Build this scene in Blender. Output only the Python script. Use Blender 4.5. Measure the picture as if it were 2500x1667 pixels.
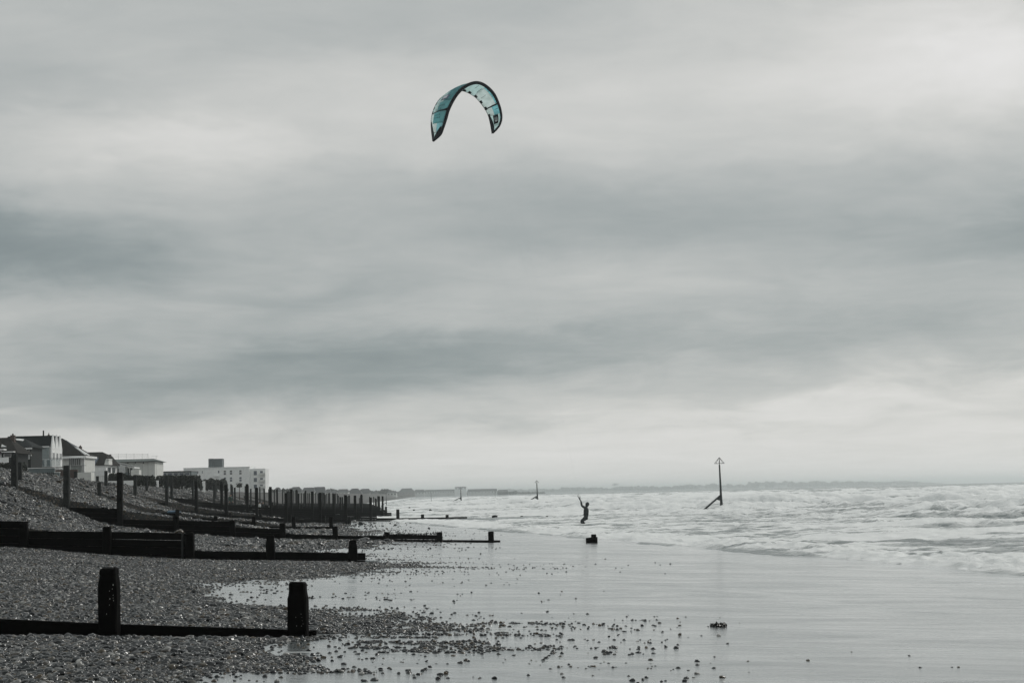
import bpy, bmesh, math, random
import numpy as np
from mathutils import Vector, Matrix

random.seed(7)
rng = np.random.default_rng(7)
for o in list(bpy.data.objects):
    bpy.data.objects.remove(o)
scene = bpy.context.scene
COL = scene.collection
R = math.radians

# ------------------------------------------------------------------ camera
FPX = 4400.0                       # focal length in photograph pixels (2500 wide)
CAM = Vector((0.0, 0.0, 2.6))
PITCH = math.atan(369.5 / FPX)
ROLL = R(1.29)
_f = Vector((0, math.cos(PITCH), math.sin(PITCH)))
_u0 = Vector((0, -math.sin(PITCH), math.cos(PITCH)))
_r0 = Vector((1, 0, 0))
_r = math.cos(ROLL) * _r0 - math.sin(ROLL) * _u0
_u = math.cos(ROLL) * _u0 + math.sin(ROLL) * _r0
cam_data = bpy.data.cameras.new('camera')
cam_data.sensor_width = 36.0
cam_data.lens = 36.0 * FPX / 2500.0
cam_data.clip_start = 0.1
cam_data.clip_end = 60000.0
cam = bpy.data.objects.new('camera', cam_data)
COL.objects.link(cam)
m = Matrix.Identity(4)
for i in range(3):
    m[i][0], m[i][1], m[i][2], m[i][3] = _r[i], _u[i], -_f[i], CAM[i]
cam.matrix_world = m
scene.camera = cam


def at(px, py, Y):
    """world point at depth Y (metres north of the camera) on the sight line of a photograph pixel"""
    px, py, Y = float(px), float(py), float(Y)
    d = _f + (px - 1250.0) / FPX * _r - (py - 833.5) / FPX * _u
    return CAM + d * (Y / d.y)


# ------------------------------------------------------------------ world: overcast sky
SUN_AZ, SUN_EL = R(46.0), R(34.0)
world = bpy.data.worlds.new('World')
scene.world = world
world.use_nodes = True
wn, wl = world.node_tree.nodes, world.node_tree.links
wn.clear()


def wmath(op, a, b=None, c=None):
    n = wn.new('ShaderNodeMath')
    n.operation = op
    for i, v in enumerate((a, b, c)):
        if v is None:
            continue
        if isinstance(v, (int, float)):
            n.inputs[i].default_value = v
        else:
            wl.new(v, n.inputs[i])
    return n.outputs[0]


tc = wn.new('ShaderNodeTexCoord')
sx = wn.new('ShaderNodeSeparateXYZ')
wl.new(tc.outputs['Generated'], sx.inputs[0])
DX, DY, DZ = sx.outputs
# cloud layer seen as a sheet overhead: position = direction / (height + curvature)
den = wmath('ADD', wmath('MAXIMUM', DZ, 0.0), 0.085)
cx = wmath('DIVIDE', DX, den)
cy = wmath('DIVIDE', DY, den)
cv = wn.new('ShaderNodeCombineXYZ')
wl.new(cx, cv.inputs[0]); wl.new(cy, cv.inputs[1])


def wnoise(scale, detail, rough, dist, off, vec=None, stretch=(1, 1, 1)):
    mp = wn.new('ShaderNodeMapping')
    mp.inputs['Location'].default_value = off
    mp.inputs['Scale'].default_value = stretch
    wl.new(vec if vec is not None else cv.outputs[0], mp.inputs[0])
    n = wn.new('ShaderNodeTexNoise')
    n.inputs['Scale'].default_value = scale
    n.inputs['Detail'].default_value = detail
    n.inputs['Roughness'].default_value = rough
    n.inputs['Distortion'].default_value = dist
    wl.new(mp.outputs[0], n.inputs[0])
    return n.outputs['Fac']


big = wnoise(0.60, 4, 0.5, 0.5, (3.1, 1.7, 0))
mid = wnoise(1.9, 6, 0.58, 0.8, (7.3, 2.2, 0))
fine = wnoise(6.5, 6, 0.6, 0.6, (1.3, 9.2, 0))
az = wmath('ARCTAN2', DX, DY)
el = wmath('ARCSINE', DZ)
# soft warp so the individual cloud banks get ragged outlines
w1 = wmath('SUBTRACT', wnoise(8.0, 5, 0.55, 0.4, (0.3, 4.0, 2.0), tc.outputs['Generated'], (1, 1, 2.6)), 0.5)
w2 = wmath('SUBTRACT', wnoise(12.0, 5, 0.58, 0.4, (5.3, 1.0, 6.0), tc.outputs['Generated'], (1, 1, 3.2)), 0.5)
azw = wmath('MULTIPLY_ADD', w1, 0.16, az)
elw = wmath('MULTIPLY_ADD', w2, 0.045, el)
V = wmath('MULTIPLY_ADD', wmath('SUBTRACT', big, 0.5), 0.20, 0.492)
V = wmath('MULTIPLY_ADD', wmath('SUBTRACT', mid, 0.5), 0.16, V)
V = wmath('MULTIPLY_ADD', wmath('SUBTRACT', fine, 0.5), 0.075, V)
# cloud banks: azimuth, elevation (deg), half widths (deg), strength, tilt
BANKS = [
    (-4.2, 4.05, 7.0, 0.95, -0.18, 0.03),
    (-11.5, 3.3, 5.2, 0.95, -0.18, 0.03),
    (-1.0, 4.5, 5.0, 0.6, -0.07, 0.0),
    (-17.0, 8.0, 4.6, 1.2, -0.33, 0.0),
    (-12.5, 7.0, 4.0, 0.9, -0.08, -0.05),
    (-6.5, 6.2, 2.8, 0.9, -0.13, 0.0),
    (-14.5, 5.0, 3.2, 0.55, -0.10, 0.05),
    (16.0, 7.7, 4.4, 0.9, -0.17, 0.05),
    (9.5, 5.0, 5.0, 0.8, -0.10, 0.05),
    (2.0, 9.0, 9.0, 1.2, -0.07, -0.04),
    (14.0, 4.6, 3.5, 0.6, -0.06, 0.05),
    (-15.5, 12.6, 4.5, 1.2, -0.10, 0.0),
    (-5.0, 14.6, 7.0, 0.9, -0.06, 0.0),
    (14.4, 13.0, 3.8, 2.0, 0.27, 0.0),
    (9.0, 12.8, 6.0, 2.6, 0.07, 0.0),
    (-10.5, 11.1, 4.6, 0.75, 0.13, -0.05),
    (1.5, 12.0, 4.0, 1.4, 0.05, 0.0),
    (3.5, 6.9, 5.0, 0.8, 0.05, 0.0),
    (11.5, 2.5, 6.0, 0.4, 0.14, 0.04),
    (16.5, 3.3, 3.0, 0.5, 0.12, 0.05),
    (7.0, 1.9, 4.0, 0.16, -0.07, 0.02),
    (-2.0, 2.4, 4.0, 0.2, -0.04, 0.02),
    (0.0, 8.0, 15.0, 1.1, -0.05, 0.0),
    (1.0, 4.5, 17.0, 0.75, -0.06, 0.0),
    (2.0, 13.0, 16.0, 1.8, 0.05, 0.0),
    (2.0, 10.6, 14.0, 0.8, 0.03, 0.0),
    (0.0, 1.6, 18.0, 0.7, 0.05, 0.0),
]
for a0, e0, sa, se, st, tilt in BANKS:
    da = wmath('SUBTRACT', azw, R(a0))
    de = wmath('SUBTRACT', wmath('SUBTRACT', elw, R(e0)), wmath('MULTIPLY', da, tilt))
    qa = wmath('POWER', wmath('MULTIPLY', da, 1 / R(sa)), 2.0)
    qe = wmath('POWER', wmath('MULTIPLY', de, 1 / R(se)), 2.0)
    g = wmath('EXPONENT', wmath('MULTIPLY', wmath('ADD', qa, qe), -1.0))
    V = wmath('MULTIPLY_ADD', g, st * (0.80 if st < 0 else 1.0), V)
# thinner cloud low over the sea all round
lowq = wmath('EXPONENT', wmath('MULTIPLY', wmath('POWER', wmath('MULTIPLY', wmath('MAXIMUM', elw, 0.0), 1 / R(2.3)), 2.0), -1.0))
V = wmath('MULTIPLY_ADD', lowq, 0.25, V)
ramp = wn.new('ShaderNodeValToRGB')
cr = ramp.color_ramp
cr.interpolation = 'B_SPLINE'
stops = [(0.08, (0.185, 0.220, 0.228)), (0.30, (0.265, 0.308, 0.315)), (0.50, (0.485, 0.503, 0.495)),
         (0.66, (0.665, 0.662, 0.635)), (0.88, (0.840, 0.830, 0.825))]
while len(cr.elements) < len(stops):
    cr.elements.new(0.5)
for e, (p, c) in zip(cr.elements, stops):
    e.position = p
    e.color = (*c, 1)
wl.new(V, ramp.inputs[0])
sky = wn.new('ShaderNodeTexSky')
sky.sky_type = 'NISHITA'
sky.sun_disc = False
sky.sun_elevation = SUN_EL
sky.sun_rotation = SUN_AZ
bg_sky = wn.new('ShaderNodeBackground')
bg_sky.inputs['Strength'].default_value = 0.08
wl.new(sky.outputs[0], bg_sky.inputs['Color'])
bg_cloud = wn.new('ShaderNodeBackground')
bg_cloud.inputs['Strength'].default_value = 1.0
wl.new(ramp.outputs[0], bg_cloud.inputs['Color'])
mx = wn.new('ShaderNodeMixShader')
mx.inputs[0].default_value = 0.97        # almost closed cloud cover
wl.new(bg_sky.outputs[0], mx.inputs[1]); wl.new(bg_cloud.outputs[0], mx.inputs[2])
wout = wn.new('ShaderNodeOutputWorld')
wl.new(mx.outputs[0], wout.inputs['Surface'])

# ------------------------------------------------------------------ sun behind cloud, ahead and to the right
sd = bpy.data.lights.new('sun', 'SUN')
sd.energy = 1.45
sd.angle = R(12)
sd.color = (1.0, 0.97, 0.92)
sun = bpy.data.objects.new('sun', sd)
COL.objects.link(sun)
to_sun = Vector((math.sin(SUN_AZ) * math.cos(SUN_EL), math.cos(SUN_AZ) * math.cos(SUN_EL), math.sin(SUN_EL)))
sun.rotation_euler = to_sun.to_track_quat('Z', 'Y').to_euler()

vs = scene.view_settings
vs.view_transform = 'Standard'
vs.look = 'None'
vs.exposure = 0.0
vs.gamma = 1.0
scene.render.engine = 'CYCLES'
scene.cycles.max_bounces = 6
scene.cycles.diffuse_bounces = 2
scene.cycles.glossy_bounces = 3
scene.cycles.volume_bounces = 1
scene.cycles.transparent_max_bounces = 6
scene.cycles.caustics_reflective = False
scene.cycles.caustics_refractive = False
scene.cycles.use_denoising = True
scene.cycles.denoiser = 'OPENIMAGEDENOISE'


# ------------------------------------------------------------------ numpy noise
def _hash(ix, iy, seed):
    h = (ix.astype(np.int64) * 374761393 + iy.astype(np.int64) * 668265263 + seed * 974711) & 0xffffffff
    h = ((h ^ (h >> 13)) * 1274126177) & 0xffffffff
    h = (h ^ (h >> 16)) & 0xffffffff
    return h.astype(np.float64) / 4294967295.0


def vnoise(x, y, seed=0):
    x = np.asarray(x, float); y = np.asarray(y, float)
    ix, iy = np.floor(x), np.floor(y)
    fx, fy = x - ix, y - iy
    fx = fx * fx * fx * (fx * (fx * 6 - 15) + 10)
    fy = fy * fy * fy * (fy * (fy * 6 - 15) + 10)
    a = _hash(ix, iy, seed); b = _hash(ix + 1, iy, seed)
    c = _hash(ix, iy + 1, seed); d = _hash(ix + 1, iy + 1, seed)
    return a + (b - a) * fx + (c - a) * fy + (a - b - c + d) * fx * fy


def fbm(x, y, seed=0, octv=4, gain=0.5):
    s = np.zeros(np.broadcast(x, y).shape); a = 1.0; t = 0.0
    for i in range(octv):
        s = s + a * vnoise(np.asarray(x) * 2 ** i, np.asarray(y) * 2 ** i, seed + i * 17)
        t += a; a *= gain
    return s / t


def sstep(a, b, x):
    t = np.clip((np.asarray(x, float) - a) / (b - a), 0, 1)
    return t * t * (3 - 2 * t)


# ------------------------------------------------------------------ object helpers
def tag(o, label=None, cat=None, group=None, kind=None):
    if label: o['label'] = label
    if cat: o['category'] = cat
    if group: o['group'] = group
    if kind: o['kind'] = kind
    return o


def link(name, me, mat=None, parent=None):
    o = bpy.data.objects.new(name, me)
    COL.objects.link(o)
    if mat is not None and me is not None and len(me.materials) == 0:
        me.materials.append(mat)
    if parent is not None:
        o.parent = parent
        o.matrix_parent_inverse = Matrix.Identity(4)
        if parent.parent is None:
            o.location = -Vector(parent.location)
        # sub-parts share their part's frame, which is already the world frame
    return o


def empty(name, loc, label, cat, group=None):
    o = bpy.data.objects.new(name, None)
    COL.objects.link(o)
    o.location = loc
    o.empty_display_size = 0.3
    return tag(o, label, cat, group)


def mesh(name, verts, faces, smooth=False):
    me = bpy.data.meshes.new(name)
    me.from_pydata([tuple(v) for v in verts], [], faces)
    me.update()
    if smooth:
        me.polygons.foreach_set('use_smooth', [True] * len(me.polygons))
    return me


def fix(me):
    bm = bmesh.new(); bm.from_mesh(me)
    bmesh.ops.recalc_face_normals(bm, faces=bm.faces)
    bm.to_mesh(me); bm.free()
    return me


BOXF = [(0, 3, 2, 1), (4, 5, 6, 7), (0, 1, 5, 4), (1, 2, 6, 5), (2, 3, 7, 6), (3, 0, 4, 7)]


def boxv(x0, x1, y0, y1, z0, z1):
    return [(x0, y0, z0), (x1, y0, z0), (x1, y1, z0), (x0, y1, z0),
            (x0, y0, z1), (x1, y0, z1), (x1, y1, z1), (x0, y1, z1)]


def box(name, x0, x1, y0, y1, z0, z1, mat, parent=None):
    return link(name, mesh(name, boxv(min(x0, x1), max(x0, x1), y0, y1, z0, z1), BOXF), mat, parent)


def boxes(name, lst, mat, parent=None):
    v, f = [], []
    for b in lst:
        k = len(v)
        v += boxv(*b)
        f += [tuple(i + k for i in q) for q in BOXF]
    return link(name, mesh(name, v, f), mat, parent)


def hull(name, pts, mat, parent=None):
    bm = bmesh.new()
    for p in pts:
        bm.verts.new(p)
    bmesh.ops.convex_hull(bm, input=bm.verts)
    bmesh.ops.dissolve_limit(bm, angle_limit=0.01, verts=bm.verts, edges=bm.edges)
    bmesh.ops.recalc_face_normals(bm, faces=bm.faces)
    me = bpy.data.meshes.new(name); bm.to_mesh(me); bm.free()
    return link(name, me, mat, parent)


def tube_geo(path, radii, seg=8, squash=1.0):
    v, f = [], []
    n = len(path)
    path = [Vector(p) for p in path]
    ref = Vector((0.13, 0.31, 0.94)).normalized()
    prev = None
    for i, p in enumerate(path):
        t = (path[min(i + 1, n - 1)] - path[max(i - 1, 0)])
        t = t.normalized() if t.length > 1e-9 else Vector((0, 0, 1))
        a = prev - t * prev.dot(t) if prev is not None else (ref - t * ref.dot(t))
        if a.length < 1e-4:
            a = Vector((1, 0, 0)) - t * t.x
        a.normalize(); prev = a
        b = t.cross(a)
        r = radii[i] if hasattr(radii, '__len__') else radii
        for k in range(seg):
            w = 2 * math.pi * k / seg
            v.append(p + a * (math.cos(w) * r) + b * (math.sin(w) * r * squash))
    for i in range(n - 1):
        for k in range(seg):
            k2 = (k + 1) % seg
            f.append((i * seg + k, i * seg + k2, (i + 1) * seg + k2, (i + 1) * seg + k))
    f.append(tuple(range(seg - 1, -1, -1)))
    f.append(tuple((n - 1) * seg + k for k in range(seg)))
    return v, f


def tube(name, path, radii, mat, parent=None, seg=8, smooth=True):
    v, f = tube_geo(path, radii, seg)
    return link(name, mesh(name, v, f, smooth), mat, parent)


def tubes(name, lst, mat, parent=None, seg=6):
    v, f = [], []
    for path, rad in lst:
        a, b = tube_geo(path, rad, seg)
        k = len(v); v += a; f += [tuple(i + k for i in q) for q in b]
    return link(name, mesh(name, v, f), mat, parent)


# ------------------------------------------------------------------ materials
MATS = {}


def newmat(name):
    mt = bpy.data.materials.new(name)
    mt.use_nodes = True
    nt = mt.node_tree
    b = nt.nodes['Principled BSDF']
    MATS[name] = mt
    return mt, nt.nodes, nt.links, b


def simple(name, col, rough=0.7, vary=0.25, scale=3.0, bump=0.0, stretch=(1, 1, 1), spec=0.4, metal=0.0):
    """one colour broken up by soft noise (wear, dirt, grain)"""
    mt, n, l, b = newmat(name)
    t = n.new('ShaderNodeTexCoord')
    mp = n.new('ShaderNodeMapping'); mp.inputs['Scale'].default_value = stretch
    l.new(t.outputs['Object'], mp.inputs[0])
    nz = n.new('ShaderNodeTexNoise'); nz.inputs['Scale'].default_value = scale
    nz.inputs['Detail'].default_value = 6; nz.inputs['Roughness'].default_value = 0.65
    l.new(mp.outputs[0], nz.inputs[0])
    rp = n.new('ShaderNodeValToRGB')
    rp.color_ramp.elements[0].position = 0.3; rp.color_ramp.elements[1].position = 0.7
    rp.color_ramp.elements[0].color = (*[c * (1 - vary) for c in col], 1)
    rp.color_ramp.elements[1].color = (*[min(1, c * (1 + vary)) for c in col], 1)
    l.new(nz.outputs['Fac'], rp.inputs[0]); l.new(rp.outputs[0], b.inputs['Base Color'])
    b.inputs['Roughness'].default_value = rough
    b.inputs['Specular IOR Level'].default_value = spec
    b.inputs['Metallic'].default_value = metal
    if bump:
        bp = n.new('ShaderNodeBump'); bp.inputs['Strength'].default_value = 0.6
        bp.inputs['Distance'].default_value = bump
        l.new(nz.outputs['Fac'], bp.inputs['Height']); l.new(bp.outputs[0], b.inputs['Normal'])
    return mt

# ------------------------------------------------------------------ beach shape (world metres; sea level about 0.08)
GY = [24.2, 55.3, 86.0, 118.0, 153.0, 183.0, 215.0, 247.0, 279.0, 311.0, 343.0, 375.0, 407.0, 439.0]
GSTEP = [0.22, 0.8, 1.0, 0.8] + [1.0] * 10
SEA = 0.08
LOW_U = [-90, -30, -26, -23, -19.8, -17.2, -16, -14.8, -12.7, -9, -7.5, 60]
LOW_Z = [3.3, 3.45, 3.65, 3.15, 2.15, 1.25, 0.78, 0.48, 0.25, 0.05, 0, 0]
HI_U = [-90, -30, -26, -23, -19.8, -17, -14.8, -12, -9.4, -7, -4.5, -1, 60]
HI_Z = [3.3, 3.45, 3.65, 3.15, 2.3, 1.62, 1.2, 0.85, 0.6, 0.26, 0.05, 0, 0]


def sand_z(X, Y):
    u = X + 0.045 * Y
    z = 0.866 - 0.0334 * np.maximum(u, -30) - 0.0053 * np.clip(Y, 0, 300)
    return np.maximum(z, -2.5)


def bank_u(X, Y):
    return X + 0.045 * Y + 0.08 * np.clip(Y - 86, 0, 314)


def bay_f(Y):
    Y = np.asarray(Y, float)
    f = np.zeros(Y.shape)
    for i, g in enumerate(GY):
        nxt = GY[i + 1] if i + 1 < len(GY) else g + 32
        t = (Y - g) / (nxt - g)
        f = np.where((t >= 0) & (t < 1), GSTEP[i] * (1 - sstep(0.05, 0.8, t)), f)
    return f


def ground_z(X, Y):
    X = np.asarray(X, float); Y = np.asarray(Y, float)
    u = bank_u(X, Y)
    lo = np.interp(u, LOW_U, LOW_Z)
    hi = np.interp(u, HI_U, HI_Z)
    f = bay_f(Y)
    z = sand_z(X, Y) + lo + (hi - lo) * f
    z = z + 0.0053 * np.clip(Y - 190, 0, 110) * sstep(-9, -17, u)
    for g_, ue in zip(GY[:3], (-1.9, -2.2, 2.6)):      # scour along the lee of the planks
        z = z - np.where(Y < g_, 0.10 * np.exp(-np.maximum(g_ - Y, 0) / 0.9), 0) * sstep(ue + 0.6, ue - 0.3, X + 0.045 * Y)
    w = sstep(-4, -20, u)
    z = z + w * 0.22 * (fbm(X / 3.5, Y / 5.0, 3, 3) - 0.5) + w * 0.35 * (fbm(X / 9, Y / 14, 5, 2) - 0.5)
    z = z + 0.05 * sstep(-1, -6, u) * (fbm(X / 1.2, Y / 1.6, 8, 3) - 0.5)
    return z


def gz(x, y):
    return float(ground_z(np.array([x]), np.array([y]))[0])


def hit(px, py, y0=12.0, y1=500.0):
    """where the sight line of a pixel meets the beach"""
    Y = np.geomspace(y0, y1, 3000)
    d = _f + (px - 1250.0) / FPX * _r - (py - 833.5) / FPX * _u
    X = CAM.x + d.x / d.y * Y
    Z = CAM.z + d.z / d.y * Y
    below = np.nonzero(Z < ground_z(X, Y))[0]
    i = below[0] if len(below) else len(Y) - 1
    return Vector((X[i], Y[i], float(ground_z(X[i:i + 1], Y[i:i + 1])[0])))


UB_Y = [10, 19, 21, 24, 27, 29, 31, 34, 38, 43, 48, 52, 56, 60, 66, 72, 80, 86, 95, 110, 130, 150, 200, 420]
UB_U = [-5, -3.0, -2.2, -1.5, -1.1, -1.7, -3.2, -4.6, -4.8, -3.6, -1.7, -1.2, -3.2, -4.6, -4.8, -3.2, -2.2, -2.4, -4.5, -5, -6.5, -7.5, -11, -25]


def shingle_edge(X, Y):
    """metres inside the shingle (positive) or out on the sand (negative)"""
    u = X + 0.045 * Y
    n = (fbm(X / 1.6, Y / 3.2, 21, 4) - 0.5) * 2.6 + (fbm(X / 0.5, Y / 0.9, 23, 3) - 0.5) * 1.0
    return np.interp(Y, UB_Y, UB_U) - u + n


# rows and columns of the beach sheet; two rows close together at every groyne for the step in level
rows = list(np.concatenate([np.arange(-14, 12, 1.0), np.geomspace(12, 470, 760), np.geomspace(478, 2200, 60)]))
for g in GY:
    rows = [r for r in rows if abs(r - g) > 0.12] + [g - 0.03, g + 0.03]
rows = np.array(sorted(rows))
cols = np.concatenate([np.linspace(-420, -100, 20), np.linspace(-95, -42, 50), np.linspace(-41, -9, 190), np.linspace(-8.9, 9, 120), np.linspace(9.3, 22, 60), np.linspace(22.6, 60, 30)])
UU, YY = np.meshgrid(cols, rows)
XX = UU - 0.045 * YY
ZZ = ground_z(XX, YY)
ZZ = np.where(UU < -140, np.minimum(ZZ, 4.6), ZZ)
nr, nc = UU.shape


def grid_mesh(name, X, Y, Z, attrs=None):
    nr, nc = X.shape
    me = bpy.data.meshes.new(name)
    co = np.stack([X, Y, Z], -1).reshape(-1, 3).astype(np.float32)
    idx = np.arange(nr * nc).reshape(nr, nc)
    q = np.stack([idx[:-1, :-1], idx[:-1, 1:], idx[1:, 1:], idx[1:, :-1]], -1).reshape(-1, 4).astype(np.int32)
    me.vertices.add(len(co)); me.vertices.foreach_set('co', co.ravel())
    me.loops.add(q.size); me.loops.foreach_set('vertex_index', q.ravel())
    me.polygons.add(len(q))
    me.polygons.foreach_set('loop_start', np.arange(0, q.size, 4, dtype=np.int32))
    me.update(calc_edges=True)
    me.polygons.foreach_set('use_smooth', np.ones(len(q), dtype=bool))
    for k, a in (attrs or {}).items():
        at_ = me.attributes.new(k, 'FLOAT', 'POINT')
        at_.data.foreach_set('value', np.asarray(a, np.float32).ravel())
    me.validate()
    return me


# ---- beach material: wet sand that turns to shingle
mt, n, l, b = newmat('beach_ground')
tc_ = n.new('ShaderNodeTexCoord')
att = n.new('ShaderNodeAttribute'); att.attribute_name = 'shingle'


def noise(n, l, vec, scale, detail=4, rough=0.55, stretch=None, dist=0.0):
    if stretch:
        mp = n.new('ShaderNodeMapping'); mp.inputs['Scale'].default_value = stretch
        l.new(vec, mp.inputs[0]); vec = mp.outputs[0]
    t = n.new('ShaderNodeTexNoise')
    t.inputs['Scale'].default_value = scale; t.inputs['Detail'].default_value = detail
    t.inputs['Roughness'].default_value = rough; t.inputs['Distortion'].default_value = dist
    l.new(vec, t.inputs[0])
    return t.outputs['Fac']


def nm(n, l, op, a, b=None, c=None, clamp=False):
    t = n.new('ShaderNodeMath'); t.operation = op; t.use_clamp = clamp
    for i, v in enumerate((a, b, c)):
        if v is None: continue
        if isinstance(v, (int, float)): t.inputs[i].default_value = v
        else: l.new(v, t.inputs[i])
    return t.outputs[0]


def ramp_(n, l, fac, stops, interp='LINEAR'):
    r = n.new('ShaderNodeValToRGB'); r.color_ramp.interpolation = interp
    while len(r.color_ramp.elements) < len(stops): r.color_ramp.elements.new(0.5)
    for e, (p, c) in zip(r.color_ramp.elements, stops):
        e.position = p; e.color = (*c, 1) if len(c) == 3 else c
    l.new(fac, r.inputs[0])
    return r.outputs[0]


def mixc(n, l, fac, a, b_):
    m_ = n.new('ShaderNodeMix'); m_.data_type = 'RGBA'
    if isinstance(fac, (int, float)): m_.inputs[0].default_value = fac
    else: l.new(fac, m_.inputs[0])
    for s, v in ((6, a), (7, b_)):
        if isinstance(v, tuple): m_.inputs[s].default_value = (*v, 1)
        else: l.new(v, m_.inputs[s])
    return m_.outputs[2]


def mixf(n, l, fac, a, b_):
    m_ = n.new('ShaderNodeMix'); m_.data_type = 'FLOAT'
    l.new(fac, m_.inputs[0])
    for s, v in ((2, a), (3, b_)):
        if isinstance(v, (int, float)): m_.inputs[s].default_value = v
        else: l.new(v, m_.inputs[s])
    return m_.outputs[0]


OB = tc_.outputs['Object']
vor = n.new('ShaderNodeTexVoronoi'); vor.inputs['Scale'].default_value = 15.0
l.new(OB, vor.inputs[0])
pebc = ramp_(n, l, vor.outputs['Color'], [(0.0, (0.007, 0.009, 0.010)), (0.35, (0.020, 0.024, 0.024)), (0.6, (0.045, 0.046, 0.045)),
                                           (0.8, (0.085, 0.062, 0.038)), (1.0, (0.22, 0.22, 0.21))])
gap = ramp_(n, l, vor.outputs['Distance'], [(0.0, (1, 1, 1)), (0.55, (0.8, 0.8, 0.8)), (0.9, (0.25, 0.25, 0.25))])
mg = n.new('ShaderNodeMix'); mg.data_type = 'RGBA'; mg.blend_type = 'MULTIPLY'; mg.inputs[0].default_value = 1.0
l.new(pebc, mg.inputs[6]); l.new(gap, mg.inputs[7])
# thin lines of froth left on the wet sand
st1 = noise(n, l, OB, 1.0, 6, 0.65, (0.28, 2.0, 1), 0.9)
st2 = noise(n, l, OB, 1.0, 3, 0.5, (0.11, 0.25, 1), 0.8)
froth = nm(n, l, 'MULTIPLY', nm(n, l, 'MULTIPLY', nm(n, l, 'SUBTRACT', st1, 0.53), 8.0, clamp=True), nm(n, l, 'MULTIPLY', nm(n, l, 'SUBTRACT', st2, 0.46), 9.0, clamp=True))
sandn = noise(n, l, OB, 0.6, 5)
sandc = ramp_(n, l, sandn, [(0.3, (0.105, 0.128, 0.134)), (0.7, (0.150, 0.172, 0.175))])
sandc = mixc(n, l, nm(n, l, 'MULTIPLY', froth, 0.8), sandc, (0.62, 0.64, 0.63))
wash = n.new('ShaderNodeAttribute'); wash.attribute_name = 'wash'
sandc = mixc(n, l, nm(n, l, 'MULTIPLY', wash.outputs['Fac'], nm(n, l, 'MULTIPLY_ADD', st1, 2.4, -0.6, clamp=True)), sandc, (0.70, 0.72, 0.72))
edge = nm(n, l, 'MULTIPLY_ADD', att.outputs['Fac'], 1.6, -0.3, clamp=True)
l.new(mixc(n, l, edge, sandc, mg.outputs[2]), b.inputs['Base Color'])
film = noise(n, l, OB, 0.45, 6, 0.62, (0.55, 1.3, 1), 1.6)
film = nm(n, l, 'MULTIPLY', nm(n, l, 'SUBTRACT', film, 0.30), 2.4, clamp=True)
rs = nm(n, l, 'MULTIPLY_ADD', film, 0.2, 0.12)
rs = nm(n, l, 'MULTIPLY_ADD', froth, 0.3, rs)
l.new(mixf(n, l, edge, rs, 0.55), b.inputs['Roughness'])
b.inputs['IOR'].default_value = 1.36
l.new(nm(n, l, 'MULTIPLY', nm(n, l, 'SUBTRACT', 1.0, edge), nm(n, l, 'MULTIPLY_ADD', film, -0.22, 1.0, clamp=True)), b.inputs['Coat Weight'])
l.new(nm(n, l, 'MULTIPLY_ADD', froth, 0.25, nm(n, l, 'MULTIPLY_ADD', film, 0.15, 0.07)), b.inputs['Coat Roughness'])
b.inputs['Coat IOR'].default_value = 1.38
rip = noise(n, l, OB, 2.0, 7, 0.68, (0.6, 1.6, 1), 1.2)
bp1 = n.new('ShaderNodeBump'); bp1.inputs['Distance'].default_value = 0.012; bp1.inputs['Strength'].default_value = 0.2
l.new(rip, bp1.inputs['Height'])
bp2 = n.new('ShaderNodeBump'); bp2.inputs['Distance'].default_value = 0.03; bp2.invert = True
l.new(edge, bp2.inputs['Strength'])
l.new(vor.outputs['Distance'], bp2.inputs['Height']); l.new(bp1.outputs[0], bp2.inputs['Normal'])
l.new(bp2.outputs[0], b.inputs['Normal'])
bp3 = n.new('ShaderNodeBump'); bp3.inputs['Distance'].default_value = 0.018; bp3.inputs['Strength'].default_value = 0.6
l.new(rip, bp3.inputs['Height']); l.new(bp3.outputs[0], b.inputs['Coat Normal'])

SE = shingle_edge(XX, YY)
SH = np.clip(0.5 + SE / 0.9, 0, 1)
WD = UU - (0.766 - 0.0053 * np.minimum(YY, 300)) / 0.0334
WASH = sstep(-17, -1, WD) * sstep(0.42, 0.60, fbm(XX / 2.6, YY / 2.0, 81, 5) + 0.10 * sstep(-5, 0, WD)) * (0.45 + 0.55 * sstep(-4, 0, WD))
beach = link('beach', grid_mesh('beach', XX, YY, ZZ, {'shingle': SH, 'wash': WASH}), MATS['beach_ground'])
tag(beach, 'shingle bank sloping down to wet reflective sand', kind='structure')

# ------------------------------------------------------------------ sea
srow = np.concatenate([np.geomspace(26, 420, 820), np.geomspace(423, 30000, 240)])
t_ = np.linspace(0, 1, 580)
SY = np.repeat(srow[:, None], len(t_), 1)
uw = (0.766 - 0.0053 * np.minimum(srow, 300)) / 0.0334
xl = uw - 9 - 0.045 * np.minimum(srow, 900) - np.clip(srow - 190, 0, 400) * 0.10 - np.clip(srow - 600, 0, 3e4) * 0.12
xr = 0.36 * srow + 45 + np.clip(srow - 1000, 0, 3e4) * 0.35
SX = xl[:, None] + (xr - xl)[:, None] * t_[None, :] ** 1.25
sw = SX + 0.045 * SY - uw[:, None]            # metres seaward of the waterline
ramp_w = sstep(4, 55, sw)
wx = (fbm(SX / 46, SY / 46, 31, 3) - 0.5)
wy = (fbm(SX / 17, SY / 21, 33, 3) - 0.5)
ph = 2 * math.pi / 24 * (0.62 * SX + 0.78 * SY) + 9 * wx + 2.2 * wy
c1 = (0.5 + 0.5 * np.sin(ph)) ** 2.6
patch = sstep(0.30, 0.66, fbm(SX / 26, SY / 30, 35, 3))
ph2 = 2 * math.pi / 9.5 * (0.85 * SX + 0.52 * SY) + 8 * wy + 3 * wx
c2 = (0.5 + 0.5 * np.sin(ph2)) ** 2.0
p2 = sstep(0.35, 0.7, fbm(SX / 11, SY / 13, 37, 3))
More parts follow.
